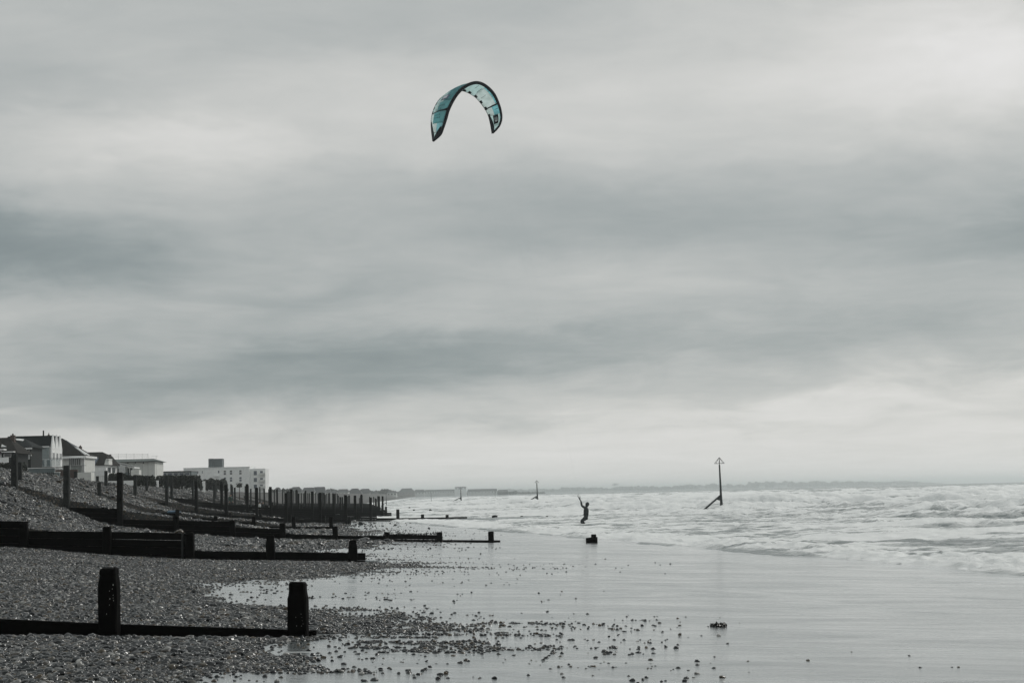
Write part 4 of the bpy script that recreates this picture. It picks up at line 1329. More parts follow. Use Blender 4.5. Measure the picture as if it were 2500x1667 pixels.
wall_thing('garden_wall', 'low rounded white wall on the crest below the far end house', 'wall', 236, -40, 22.5, 1142, WHITE, None, .5)
wall_thing('garden_wall', 'short low white wall on the crest behind the leftmost tall post', 'wall', 240, 24, 66, 1146, WHITE, TRIM, .4)
wall_thing('garden_wall', 'long slate grey rendered wall below the white gabled house', 'wall', 252, 67, 133, 1143, GREYW, TRIM, .4)
wall_thing('garden_wall', 'short slate grey wall stepping down beside the red brick wall', 'wall', 248, 131, 145, 1153.5, GREYW, TRIM, .4)
bw = wall_thing('garden_wall', 'red brick garden wall between the grey wall and white block', 'wall', 256, 135, 189, 1146, BRICK, None, .35)
Yb = 256
for r_i in range(7):
    zz = hz_(160, 1147.5 + r_i * 4.2, Yb)
    for c_i in range(9):
        xa = hx(135.6 + c_i * 5.9 + (r_i % 2) * 2.6, Yb); xb = hx(141.1 + c_i * 5.9 + (r_i % 2) * 2.6, Yb)
        box('brick_panel', xa, xb, Yb - .025, Yb + .01, zz - .2, zz, BRICK, bw)
wall_thing('garden_wall', 'tall pale grey rendered wall block between brick wall and fence', 'wall', 250, 189, 222.5, 1152.5, OFFW, None, 2.0)
wall_thing('garden_wall', 'wide white wall below the brown hipped roof', 'wall', 300, 223, 263, 1150, WHITE, None, .3)
wall_thing('garden_wall', 'low white kerb wall under the dark hedge beside the veranda', 'wall', 262, 264, 330, 1173, WHITE, None, .3)
wall_thing('garden_wall', 'white wedge-shaped wall at the end of the dark hedge', 'wall', 290, 362, 386, 1172.5, WHITE, None, .3)
wall_thing('garden_wall', 'pale wall on the crest in front of the bushes by the apartment block', 'wall', 330, 428, 470, 1173, OFFW, None, .3)
wall_thing('garden_wall', 'small white wall panel among the posts below the apartment block', 'wall', 345, 492, 500, 1174, WHITE, None, .3)


def fence(label, Y, x0, x1, ytop, step, mat, thick=.05, h_=1.1):
    xa, xb = hx(x0, Y), hx(x1, Y)
    f_ = empty('fence', ((xa + xb) / 2, Y, gz((xa + xb) / 2, Y)), label, 'fence')
    zt = hz_((x0 + x1) / 2, ytop, Y)
    x = x0
    while x < x1:
        box('pale', hx(x, Y), hx(x + step * .35, Y), Y, Y + thick, zt - h_ - .8, zt, mat, f_)
        x += step
    box('rail', xa, xb, Y + thick + .003, Y + thick + .06, zt - .22, zt - .12, mat, f_)
    return f_


fence('dark picket fence in front of the slate grey wall', 238, 55, 131, 1153, 5.0, DWALL)
fence('pale picket fence between the rendered block and hedge', 262, 224, 262, 1160, 4.2, OFFW, h_=1.8)
fence('short dark fence at the foot of the pale grey rendered block', 240, 195, 204, 1166, 4.2, DWALL)


# ------------------------------------------------------------------ hedges and bushes of many small leaves
def leaf_blob(name, pts, mat, parent, size, seed):
    r = random.Random(seed)
    v, f = [], []
    for (x, y, z) in pts:
        a = Vector((r.gauss(0, 1), r.gauss(0, 1), r.gauss(0, 1))).normalized()
        b_ = a.orthogonal().normalized(); c_ = a.cross(b_)
        s = size * r.uniform(.5, 1.3)
        k = len(v); p = Vector((x, y, z))
        v += [p - b_ * s - c_ * s * .5, p + b_ * s - c_ * s * .6, p + b_ * s * .8 + c_ * s * .6, p - b_ * s * .7 + c_ * s * .5]
        f.append((k, k + 1, k + 2, k + 3))
    return link(name, mesh(name, v, f), mat, parent)


def hedge(label, Y, x0, x1, ytop, depth, n_, name='hedge', rough_top=2.0, size=.22, bot=None):
    xa, xb = hx(x0, Y), hx(x1, Y)
    base = gz((xa + xb) / 2, Y)
    h_ = empty(name, ((xa + xb) / 2, Y, base), label, name.split('_')[-1])
    r = random.Random(int(x0 * 7 + Y))
    pts = []
    for i in range(n_):
        t = r.random()
        px_ = x0 + (x1 - x0) * t
        top = hz_(px_, ytop + rough_top * math.sin(px_ * .31) * math.sin(px_ * .13 + 1) + r.gauss(0, .35), Y)
        env = min(1, 14 * t, 14 * (1 - t)) ** .5
        pts.append((hx(px_, Y), Y + r.uniform(0, depth), base - .2 + (top - base + .2) * env * (1 - abs(r.gauss(0, .33)) % 1)))
    leaf_blob('foliage', pts, HEDGEM, h_, size, 3)
    st = [([(xa + (xb - xa) * (i + .5) / 6, Y + depth / 2, base - .4), (xa + (xb - xa) * (i + .5) / 6 + r.uniform(-.2, .2), Y + depth / 2, base + .6)], [.06, .03]) for i in range(6)]
    for p, rad in st:
        tube('stem', p, rad, BROWN, h_, 5)
    return h_


hedge('dark clipped hedge on the crest below the white veranda', 270, 262, 300, 1158, 3, 2600)
hedge('dark hedge below the plain white block', 275, 298, 372, 1163, 3, 3000)
hedge('long dark hedge in front of the low glazed building', 300, 374, 487, 1162, 3, 4200)
hedge('ragged bush in front of the apartment block wall', 420, 488, 548, 1172, 5, 2600, 'bush', 3.0, .3)
hedge('dark weedy bank beside the low white walls under the far end house', 232, -30, 58, 1131, 2.5, 2600)
hedge('round dark shrub by the pale wall near the apartment block', 328, 419, 433, 1178, 2, 500, 'shrub', 1.0, .18)
# small clipped tree by the crest
tr = empty('tree', (hx(584, 380), 380, gz(hx(584, 380), 380)), 'small bare-stemmed tree standing on the crest before the apartment block', 'tree')
zt0 = gz(hx(584, 380), 380)
tube('trunk', [(hx(584, 380), 380, zt0 - .3), (hx(584.4, 380), 380, hz_(584, 1185, 380))], [.12, .06], BROWN, tr, 6)
leaf_blob('crown', [(hx(584 + random.gauss(0, 2.6), 380), 380 + random.gauss(0, .5), hz_(584, 1184 + random.gauss(0, 2.2), 380)) for _ in range(420)], HEDGEM, tr, .13, 8)

# ------------------------------------------------------------------ far shore: low land, houses, trees
LAND = simple('far_ground', (0.05, 0.06, 0.05), 0.9, 0.4, .02)
FARROOF = simple('far_roof', (0.06, 0.065, 0.068), 0.8, 0.3, .1)
FARWALL = simple('far_wall', (0.6, 0.61, 0.6), 0.8, 0.2, .1)


def land_ridge(name, pts, width, label, seed):
    """low land along a line: pts = (X, Y, height)"""
    v, f = [], []
    P_ = []
    for i in range(len(pts) - 1):
        for k in range(24):
            t = k / 24
            P_.append([pts[i][j] * (1 - t) + pts[i + 1][j] * t for j in range(3)])
    P_.append(list(pts[-1]))
    prof = [(-.5, -2.2), (-.47, .2), (-.42, .75), (-.2, .95), (.2, 1.0), (.5, .9), (.52, -2.2)]
    for i, (x, y, hh) in enumerate(P_):
        nz_ = float(fbm(np.array([i * .31]), np.array([seed * 1.0]), seed, 3)[0])
        for (d, hgt_) in prof:
            z = hgt_ if hgt_ < 0 else hgt_ * hh * (.75 + .5 * nz_)
            v.append((x, y + d * width + width * .5, z))
    k = len(prof)
    for i in range(len(P_) - 1):
        for j in range(k - 1):
            f.append((i * k + j, (i + 1) * k + j, (i + 1) * k + j + 1, i * k + j + 1))
    me = fix(mesh(name, v, f))
    return tag(link(name, me, LAND), label, kind='structure')


land_ridge('near_coast_land', [(at(560, 1200, 960).x, 960, 4.5), (at(700, 1200, 1200).x, 1200, 4.0), (at(830, 1200, 1600).x, 1600, 3.6), (at(950, 1200, 2100).x, 2100, 2.2)], 260, 'low coast beyond the last groynes', 3)
land_ridge('town_land', [(at(930, 1200, 2900).x, 2900, 2.8), (at(1100, 1200, 3100).x, 3100, 4.0), (at(1240, 1200, 3250).x, 3250, 3.0), (at(1330, 1200, 3700).x, 3700, 2)], 300, 'low far shore carrying the seaside town', 5)
land_ridge('headland', [(at(1180, 1200, 7360).x, 7360, 4.8), (at(1500, 1190, 8000).x, 8000, 9.6), (at(1800, 1185, 8320).x, 8320, 13.6), (at(2050, 1185, 8800).x, 8800, 17.6), (at(2230, 1182, 8960).x, 8960, 18.4), (at(2265, 1182, 9040).x, 9040, 11.2), (at(2330, 1182, 9120).x, 9120, 0.3)],
           500, 'low wooded headland on the horizon', 7)


def far_house(px0, px1, ytop, Y, roof_frac, label, hip=0, mat=None, depth=9, windows=0, group=None):
    xa, xb = at(px0, 1200, Y).x, at(px1, 1200, Y).x
    zt = at((px0 + px1) / 2, ytop, Y).z
    zb = 1.5
    ze = zt - (zt - 2.6) * roof_frac
    h = empty('house', ((xa + xb) / 2, Y, zb), label, 'house', group or 'hazy houses along the far shore')
    box('wall', xa, xb, Y, Y + depth, zb - 2, ze, mat or FARWALL, h)
    ins = (xb - xa) * hip
    if roof_frac > 0:
        hull('roof', [(xa - .4, Y - .4, ze), (xb + .4, Y - .4, ze), (xb + .4, Y + depth + .4, ze), (xa - .4, Y + depth + .4, ze), (xa + ins, Y + depth / 2, zt), (xb - ins, Y + depth / 2, zt)], FARROOF, h)
    for i in range(windows):
        x = xa + (xb - xa) * (i + .5) / windows
        box('window', x - .7, x + .7, Y - .06, Y + .02, ze - 2.2, ze - .8, GLASS, h)
    return h


FH = [(666, 684, 1189, 1025, .45, .3), (704, 736, 1188, 1075, .5, .25), (738, 765, 1189.5, 1162, .45, .05), (764, 792, 1188, 1200, .6, .05), (795, 806, 1193.5, 1312, .5, .2), (808, 820, 1196, 1375, .5, .2),
      (822, 850, 1193.5, 1437, .4, .12), (846, 884, 1192, 1500, .7, .3), (880, 902, 1192.5, 1575, .6, .1), (905, 920, 1198, 1687, .6, .3), (945, 968, 1198, 1875, .4, .1)]
for i, (a, c, t, Y, rf, hp) in enumerate(FH):
    far_house(a, c, t, Y, rf, 'hazy low house with a pitched roof beyond the last groynes', hp, None, 12, 3)
T = 2900
far_house(973, 1012, 1191.5, T, .55, 'broad dark-roofed house where the far sea-front terrace begins', .2, simple('far_brick', (.16, .14, .13), .8, .2, .1), 16, 5, 'sea-front terrace of the far town')
far_house(1012, 1036, 1194.5, T + 40, .5, 'pair of gables between the dark house and the long far terrace', .05, None, 14, 3, 'sea-front terrace of the far town')
tl = far_house(1036, 1110, 1194.5, T + 70, .35, 'long pale terrace with one level roof on the far shore', .02, None, 14, 12, 'sea-front terrace of the far town')
th = far_house(1110, 1139, 1187.5, T + 30, .12, 'tall white gabled building rising above the far terrace', .1, WHITE, 16, 4, 'sea-front terrace of the far town')
far_house(1141, 1214, 1193, T + 120, .5, 'long dark-roofed terrace with small gables to the right of the tall white building', .02, None, 14, 9, 'sea-front terrace of the far town')
far_house(1214, 1241, 1194.5, T + 150, .6, 'end house with a slanting roof closing the far terrace', .12, FARROOF, 14, 2, 'sea-front terrace of the far town')
for a, c, t in ((1855, 1868, 1180), (1893, 1922, 1178.5), (1765, 1775, 1185), (1395, 1412, 1190), (1700, 1722, 1186), (2180, 2190, 1175), (1640, 1652, 1188)):
    far_house(a, c, t, 8240, .5, 'faint building among the trees of the hazy headland', .1, None, 20, 0, 'faint buildings on the headland')


def wood(name, label, lst, seed):
    """a far-off wood that reads as one mass"""
    r = random.Random(seed)
    v, f = [], []
    for (px0, px1, ytop, ybot, Y0, Y1, n_, s) in lst:
        for i in range(n_):
            t = r.random()
            px_ = px0 + (px1 - px0) * t; Y_ = Y0 + (Y1 - Y0) * t + r.uniform(-10, 60)
            lum = float(fbm(np.array([px_ / 9.0]), np.array([seed * 3.3]), seed, 3)[0])
            zt = at(px_, ytop + (ybot - ytop) * (1.0 - 1.5 * lum) * .8, Y_).z; zb = 1.0
            z = zb + (zt - zb) * (1 - abs(r.gauss(0, .4)) % 1)
            p = Vector((at(px_, 1200, Y_).x, Y_, z))
            a = Vector((r.gauss(0, 1), r.gauss(0, 1), r.gauss(0, 1))).normalized()
            b_ = a.orthogonal().normalized(); c_ = a.cross(b_); ss = s * r.uniform(.5, 1.3); k = len(v)
            v += [p - b_ * ss - c_ * ss, p + b_ * ss - c_ * ss, p + b_ * ss + c_ * ss, p - b_ * ss + c_ * ss]
            f.append((k, k + 1, k + 2, k + 3))
    return tag(link(name, mesh(name, v, f), HEDGEM), label, kind='stuff')


wood('coast_trees', 'bushes and trees along the coast beyond the groynes', [(655, 960, 1196, 1207, 960, 2050, 5200, 1.1), (900, 940, 1198, 1206, 1750, 2000, 400, 1)], 4)
wood('town_trees', 'low trees below the far town terrace', [(940, 1260, 1200, 1209, 2880, 3230, 2400, 2.1), (1230, 1330, 1203, 1207, 3250, 3650, 500, 2)], 5)
wood('headland_trees', 'faint woodland along the headland', [(1230, 1380, 1197, 1202, 7500, 7800, 800, 6.4), (1370, 1520, 1193, 1199, 7800, 8080, 800, 6.4), (1510, 1670, 1190, 1197, 8000, 8200, 1100, 6.4), (1660, 1830, 1185, 1193, 8200, 8400, 1200, 6.4), (1830, 2240, 1178, 1187, 8400, 8960, 2600, 6.4)], 6)
for px_, yt in ((1501, 1180), (2040, 1174), (2075, 1174), (2110, 1175)):
    Y_ = 8160
    x = at(px_, 1190, Y_).x; zt = at(px_, yt, Y_).z
    t_o = empty('tree', (x, Y_, 5), 'taller lone tree standing above the headland skyline', 'tree', 'lone trees on the headland')
    tube('trunk', [(x, Y_, 3), (x, Y_, zt - 4)], [1.2, .6], BROWN, t_o, 5)
    leaf_blob('crown', [(x + random.gauss(0, 7), Y_ + random.gauss(0, 6), zt - 4 + random.gauss(0, 2.4)) for _ in range(160)], HEDGEM, t_o, 1.8, 5)

# ------------------------------------------------------------------ sea marks
STEEL = simple('painted_steel', (0.020, 0.026, 0.027), 0.5, 0.3, 4)


def beacon(px, ybase, ytop, Y, label, strut=1, cage=1, k=1.0):
    zb, zt = SEA - .6, at(px, ytop, Y).z
    x = at(px, (ybase + ytop) / 2, Y).x
    H = zt - SEA
    b_ = empty('beacon', (x, Y, zb), label, 'beacon', 'sea marks at the ends of the groynes')
    z1 = SEA + H * .865 if cage else zt
    zc = SEA + H * .27
    tube('post', [(x + .10 * k, Y, zb), (x + .06 * k, Y, zc), (x, Y, z1)], [.21 * k, .13 * k, .085 * k], STEEL, b_, 10)
    if strut:
        sx = -(1.70) * k
        tube('raking_strut', [(x + sx * 1.32, Y - .3, SEA - .1), (x, Y, zc + .1)], [.115 * k, .105 * k], STEEL, b_, 8)
        hull('gusset', [(x - .45 * k, Y - .08, zc - .36 * k), (x, Y - .08, zc - .5 * k), (x, Y - .08, zc), (x - .45 * k, Y + .08, zc - .36 * k), (x, Y + .08, zc - .5 * k), (x, Y + .08, zc)], STEEL, b_)
    if cage:
        zb_ = z1 + .12 * k
        tube('spindle', [(x, Y, z1 - .05), (x, Y, zt)], .035 * k, STEEL, b_, 6)
        rr = H * .094
        cg = tubes('top_cage', [([(x + rr * math.cos(w), Y + rr * math.sin(w), zb_), (x, Y, zt)], .026 * k if i % 4 == 0 else .011 * k) for i, w in enumerate([i * math.pi / 4 for i in range(8)])], STEEL, b_)
        ring = [(x + rr * math.cos(w), Y + rr * math.sin(w), zb_) for w in [i * math.pi / 8 for i in range(17)]]
        tube('ring', ring, .022 * k, STEEL, cg, 6)
        tubes('spoke', [([(x - rr, Y, zb_), (x + rr, Y, zb_)], .022 * k), ([(x, Y - rr, zb_), (x, Y + rr, zb_)], .022 * k)], STEEL, cg)
    return b_


beacon(1758, 1247, 1116, 204, 'large conical-topped steel beacon with raking strut standing in the surf')
beacon(1311, 1230, 1172, 464, 'smaller conical-topped beacon, next one along the shore from the large one', k=1.35)
beacon(1125, 1231, 1189.5, 640, 'small conical-topped beacon seen against the tall white building of the far terrace', k=1.35)
beacon(943, 1232, 1208, 470, 'thin strutted sea mark without a cage near the groyne ends', cage=0, k=.6)
for px, yb, yt, Y in ((1053, 1226, 1203, 700), (1209, 1218, 1197, 900), (1221, 1216, 1202, 1000)):
    zt = at(px, yt, Y).z; x = at(px, 1210, Y).x
    o = tube('marker_pole', [(x, Y, SEA - .8), (x - .1, Y, zt)], [.09, .06], STEEL, None, 6)
    tag(o, 'thin bare marker pole in the sea before the far terrace', 'pole', 'thin marker poles')

# ------------------------------------------------------------------ kite
KY = 123.0
Z5 = lambda zx, zy: (1030 + zx / 8.709, 180 + zy / 8.709)
KLE = [(0, 240, 1436), (.06, 390, 1300), (.12, 450, 1150), (.20, 505, 970), (.28, 560, 780), (.36, 650, 590), (.43, 755, 430), (.50, 880, 305), (.57, 1030, 222), (.64, 1170, 195),
       (.70, 1300, 232), (.76, 1430, 325), (.82, 1540, 455), (.88, 1622, 630), (.92, 1675, 800), (.95, 1688, 970), (.98, 1632, 1130), (1.0, 1508, 1262)]
KTE = [(0, 226, 1442), (.06, 212, 1330), (.12, 196, 1180), (.20, 193, 1030), (.28, 212, 880), (.36, 265, 720), (.43, 360, 560), (.50, 490, 450), (.57, 660, 390), (.64, 850, 372),
       (.70, 1000, 422), (.76, 1140, 512), (.82, 1248, 632), (.88, 1345, 765), (.92, 1410, 900), (.95, 1450, 1060), (.98, 1475, 1200), (1.0, 1488, 1282)]
kv = np.array([a[0] for a in KLE])
mid_px = 1140.0


def smooth_interp(v, xs, ys):
    # Catmull-Rom through the samples
    i = int(np.clip(np.searchsorted(xs, v, 'right') - 1, 0, len(xs) - 2))
    t = (v - xs[i]) / (xs[i + 1] - xs[i])
    p0, p1, p2, p3 = ys[max(i - 1, 0)], ys[i], ys[i + 1], ys[min(i + 2, len(ys) - 1)]
    return 0.5 * (2 * p1 + (p2 - p0) * t + (2 * p0 - 5 * p1 + 4 * p2 - p3) * t * t + (3 * p1 - p0 - 3 * p2 + p3) * t ** 3)


def k_le(v):
    x, y = smooth_interp(v, kv, [a[1] for a in KLE]), smooth_interp(v, kv, [a[2] for a in KLE])
    p, q = Z5(x, y)
    dep = (p - mid_px) / FPX * KY * 0.6 + 0.5 * max(0, abs(v - .6) / .5 - .55)
    return at(p, q, KY + dep)


def k_chord_depth(v):
    return 1.05 * min(1, (v + .002) / .14) ** .7 * min(1, (1.002 - v) / .09) ** .7


def k_te(v):
    x, y = smooth_interp(v, kv, [a[1] for a in KTE]), smooth_interp(v, kv, [a[2] for a in KTE])
    p, q = Z5(x, y)
    lx = Z5(smooth_interp(v, kv, [a[1] for a in KLE]), 0)[0]
    dep = (lx - mid_px) / FPX * KY * 0.6 + 0.5 * max(0, abs(v - .6) / .5 - .55) + k_chord_depth(v)
    return at(p, q, KY + dep)


kc = at(1137, 300, KY + .5)


def k_s(v, w, off=0.0):
    a, c = k_le(v), k_te(v)
    p = a.lerp(c, w)
    t = k_le(min(v + .02, 1)) - k_le(max(v - .02, 0))
    nrm = t.cross(c - a)
    if nrm.length < 1e-6: return p
    nrm.normalize()
    if nrm.dot(p - kc) < 0: nrm = -nrm
    return p + nrm * (0.30 * (c - a).length * max(w, 0.0) ** .7 * (1 - w) * 1.15 + off)


def canopy_mat(name, col):
    mt, n, l, b = newmat(name)
    t = n.new('ShaderNodeTexCoord')
    nz = noise(n, l, t.outputs['Object'], 2.5, 4, .5)
    colr = ramp_(n, l, nz, [(.3, tuple(c * .88 for c in col)), (.7, tuple(min(1, c * 1.08) for c in col))])
    l.new(colr, b.inputs['Base Color'])
    b.inputs['Roughness'].default_value = .45
    tr = n.new('ShaderNodeBsdfTranslucent'); l.new(colr, tr.inputs[0])
    mx_ = n.new('ShaderNodeMixShader'); mx_.inputs[0].default_value = .65
    l.new(b.outputs[0], mx_.inputs[1]); l.new(tr.outputs[0], mx_.inputs[2])
    l.new(mx_.outputs[0], n['Material Output'].inputs['Surface'])
    return mt


K_PALE = canopy_mat('canopy_pale', (.80, .95, .93))
K_WHITE = canopy_mat('canopy_white', (.86, .95, .93))
K_TEAL = canopy_mat('canopy_teal', (.32, .63, .65))
K_DEEP = canopy_mat('canopy_deep_teal', (.21, .49, .52))
K_LIGHT = canopy_mat('canopy_light_teal', (.50, .82, .86))
K_BLACK = simple('kite_black', (.006, .009, .012), .6, .3, 6, spec=.15)
K_INK = simple('kite_ink', (.02, .06, .075), .6, .1, 6)
kite = empty('kite', k_le(.62), 'teal and white inflatable kite with black leading edge flying in the clouds', 'kite')


def panel(name, v0, v1, w0, w1, mat, nv=None, nw=6, off=0.0, thick=0.004):
    nv = nv or max(3, int((v1 - v0) * 70))
    if isinstance(w0, (int, float)): w0 = (w0, w0)
    if isinstance(w1, (int, float)): w1 = (w1, w1)
    V_, F_ = [], []
    for i in range(nv + 1):
        v = v0 + (v1 - v0) * i / nv
        a = w0[0] + (w0[1] - w0[0]) * i / nv; c = w1[0] + (w1[1] - w1[0]) * i / nv
        for j in range(nw + 1):
            V_.append(k_s(v, a + (c - a) * j / nw, off))
    for i in range(nv):
        for j in range(nw):
            q = i * (nw + 1) + j
            F_.append((q, q + 1, q + nw + 2, q + nw + 1))
    o = link(name, mesh(name, V_, F_, True), mat, kite)
    so = o.modifiers.new('thickness', 'SOLIDIFY'); so.thickness = thick; so.offset = 0
    return o


# left wing seen from outside
panel('canopy_panel', .0, .075, 0, 1, K_PALE)
panel('canopy_panel', .075, .165, .0, .42, K_LIGHT)
panel('canopy_panel', .075, .165, .42, 1, K_WHITE)
panel('canopy_panel', .165, .28, 0, .78, K_TEAL)
panel('canopy_panel', .165, .28, .78, 1, K_WHITE)
panel('canopy_panel', .28, .37, 0, .62, K_TEAL)
panel('canopy_panel', .28, .37, .62, 1, K_PALE)
panel('canopy_panel', .37, .47, 0, .45, K_DEEP)
panel('canopy_panel', .37, .47, .45, 1, K_PALE)
panel('canopy_panel', .47, .56, 0, .5, K_DEEP)
panel('canopy_panel', .47, .56, .5, 1, K_LIGHT)
panel('canopy_panel', .56, .64, 0, 1, K_PALE)
# right wing seen from inside
panel('canopy_panel', .64, .74, 0, 1, K_PALE)
panel('canopy_panel', .74, .88, 0, .28, K_LIGHT)
panel('canopy_panel', .74, .88, .28, 1, K_WHITE)
panel('canopy_panel', .88, .925, 0, .62, K_LIGHT)
panel('canopy_panel', .88, .925, .62, 1, K_WHITE)
panel('canopy_panel', .925, .965, 0, .2, K_LIGHT)
panel('canopy_panel', .925, .965, .2, 1, K_PALE)
panel('canopy_panel', .965, 1.0, 0, 1, K_PALE)
# leading edge tube
nv_ = 90
path = [k_le(i / nv_) for i in range(nv_ + 1)]
rad = [.115 * (0.6 + .4 * min(1, 5 * (i / nv_), 5 * (1 - i / nv_))) for i in range(nv_ + 1)]
tube('leading_edge', path, rad, K_BLACK, kite, 12)
for v in (.285, .88):
    tube('strut', [k_s(v, w / 8, -.03) for w in range(9)], [.065 - .004 * i for i in range(9)], K_BLACK, kite, 8)
te = [k_te(i / nv_) for i in range(nv_ + 1)]
tube('trailing_edge', te, .016, K_BLACK, kite, 6)
panel('wing_tip_patch', .0, .13, (0, .0), (.75, .12), K_BLACK, off=.012)
panel('wing_tip_patch', .962, 1.0, (0.0, 0), (.14, .8), K_BLACK, off=-.012)
panel('trailing_edge_band', .0, .20, (.5, .93), 1, K_BLACK, off=.012)
panel('trailing_edge_band', .915, 1.0, (.92, .55), 1, K_BLACK, off=-.012)
for v in (.655, .70, .755, .815, .875, .925):
    panel('batten_patch', v - .012, v + .012, (.86, .90), 1, K_BLACK, off=-.012)
for v in (.30, .34, .385, .42, .10, .165):
    panel('batten_patch', v - .012, v + .012, (.92, .90), 1, K_BLACK, off=.012)
panel('strut_patch', .278, .30, (.0, .0), (.32, .05), K_BLACK, off=.02)
panel('edge_badge', .575, .605, -.06, .02, BLIND, off=.06)
# printed marks
panel('square_emblem', .385, .425, .26, .66, simple('emblem_slate', (.13, .17, .24), .6, .1, 6), off=.014)
panel('square_emblem', .393, .417, .36, .58, simple('emblem_white', (.62, .66, .72), .6, .1, 6), off=.022)
panel('square_emblem', .925, .957, .34, .72, K_BLACK, off=-.014)
for w0 in (.43, .51, .59):
    panel('emblem_bar', .933, .949, w0, w0 + .035, BLIND, off=-.022)
panel('emblem_bar', .945, .949, .43, .63, BLIND, off=-.022)


def letters(body, v0, dv, wa, wb, off, mat):
    cu = bpy.data.curves.new('lettering', 'FONT'); cu.body = body; cu.size = 1.0; cu.resolution_u = 2; cu.space_character = 1.35
    tmp = bpy.data.objects.new('lettering_tmp', cu); COL.objects.link(tmp)
    dg = bpy.context.evaluated_depsgraph_get()
    me = bpy.data.meshes.new_from_object(tmp.evaluated_get(dg))
    bpy.data.objects.remove(tmp)
    xs = [v.co.x for v in me.vertices]; w_ = max(xs) - min(xs); x0 = min(xs)
    for v in me.vertices:
        tx, ty = (v.co.x - x0) / w_, v.co.y / .72
        v.co = k_s(v0 + dv * ty, wa + (wb - wa) * tx, off)
    me.materials.clear()
    return link('lettering', me, mat, kite)


letters('NORTH', .322, .017, .66, .26, .016, K_INK)
letters('KITE', .296, .017, .72, .38, .016, K_INK)
letters('BOAR', .240, .018, .70, .34, .016, K_INK)
letters('DING', .212, .018, .70, .30, .016, K_INK)
for i, v in enumerate(np.linspace(.745, .865, 9)):
    panel('print_stripe', v, v + .004, .10, .10 + .07 + .05 * (i % 3), K_INK, off=-.014, nv=2, nw=2)
for v, a, c in ((.70, .3, .62), (.735, .38, .75), (.79, .5, .8), (.90, .2, .5)):
    panel('print_stripe', v, v + .002, a, c, K_INK, off=-.014, nv=2, nw=4)

# ------------------------------------------------------------------ people
SUIT = simple('wetsuit', (.012, .016, .018), .55, .3, 8)
SKIN = simple('skin', (.35, .22, .17), .6, .1, 8)
HAIR = simple('hair', (.03, .025, .02), .7, .3, 20)
CLOTH = {'dark': simple('dark_coat', (.018, .025, .026), .85, .3, 5), 'white': simple('white_coat', (.55, .58, .57), .85, .1, 5),
         'green': simple('green_coat', (.05, .075, .065), .85, .2, 5), 'trouser': simple('trousers', (.03, .036, .04), .85, .2, 5)}


def skin_body(name, joints, edges, root_i, sub=2, fat=1.0):
    me = bpy.data.meshes.new(name)
    keys = list(joints)
    me.from_pydata([joints[k][0] for k in keys], [(keys.index(a), keys.index(b)) for a, b in edges], [])
    o = bpy.data.objects.new(name + '_tmp', me); COL.objects.link(o)
    sk = o.modifiers.new('skin', 'SKIN'); sk.use_smooth_shade = True
    for i, k in enumerate(keys):
        rr = joints[k][1]
        rr = tuple(q * fat for q in rr) if isinstance(rr, tuple) else rr * (fat if rr > .02 else 1.0)
        me.skin_vertices[0].data[i].radius = (rr, rr) if isinstance(rr, (int, float)) else rr
        me.skin_vertices[0].data[i].use_root = (k == root_i)
    ss = o.modifiers.new('sub', 'SUBSURF'); ss.levels = sub; ss.render_levels = sub
    dg = bpy.context.evaluated_depsgraph_get()
    out = bpy.data.meshes.new_from_object(o.evaluated_get(dg))
    bpy.data.objects.remove(o)
    out.name = name
    return out


def fingers(J, E, hand, wrist, side, curl_dir, s=1.0):
    """five short chains out of a palm"""
    h_ = Vector(J[hand][0]); d = (h_ - Vector(J[wrist][0])).normalized()
    sidev = Vector(side).normalized(); c = Vector(curl_dir).normalized()
    for k, (o_, ln) in enumerate(((-.032, .065), (-.011, .078), (.011, .075), (.032, .06))):
        a = h_ + d * .045 * s + sidev * o_ * s; b_ = a + (d * .5 + c * .5) * ln * .6 * s; e_ = b_ + (c * .9 - d * .25) * ln * .5 * s
        n0, n1, n2 = f'{hand}f{k}a', f'{hand}f{k}b', f'{hand}f{k}c'
        J[n0] = (a, .010); J[n1] = (b_, .0095); J[n2] = (e_, .008)
        E += [(hand, n0), (n0, n1), (n1, n2)]
    a = h_ - sidev * .045 * s + d * .005; b_ = a - sidev * .012 * s + (d * .4 + c * .6) * .045 * s
    J[hand + 't0'] = (a, .011); J[hand + 't1'] = (b_, .0095)
    E += [(hand, hand + 't0'), (hand + 't0', hand + 't1')]


# kitesurfer: seen from the side, facing the land (-x), knees bent, both hands up on the bar
PY = 137.0
fx = at(1420, 1281, PY)
S = 1.0
zf = at(1420, 1281, PY).z - .22
bx = at(1429, 1281, PY).x
JP = lambda zx, zy, dy: (at(1380 + zx / 9.8, 1180 + zy / 9.8, PY) + Vector((0, dy, 0)))
J = {'pelvis': (JP(497, 800, 0), (.150, .135)), 'belly': (JP(494, 735, 0), (.135, .125)), 'chest': (JP(500, 645, 0), (.165, .150)), 'neckbase': (JP(505, 585, 0), (.115, .11)),
     'neck': (JP(512, 556, 0), .065), 'jaw': (JP(519, 528, 0), (.085, .085)), 'head': (JP(525, 500, 0), (.118, .105)), 'crown': (JP(531, 474, 0), (.085, .08)), 'nose': (JP(484, 512, 0), .016)}
E = [('pelvis', 'belly'), ('belly', 'chest'), ('chest', 'neckbase'), ('neckbase', 'neck'), ('neck', 'jaw'), ('jaw', 'head'), ('head', 'crown'), ('head', 'nose')]
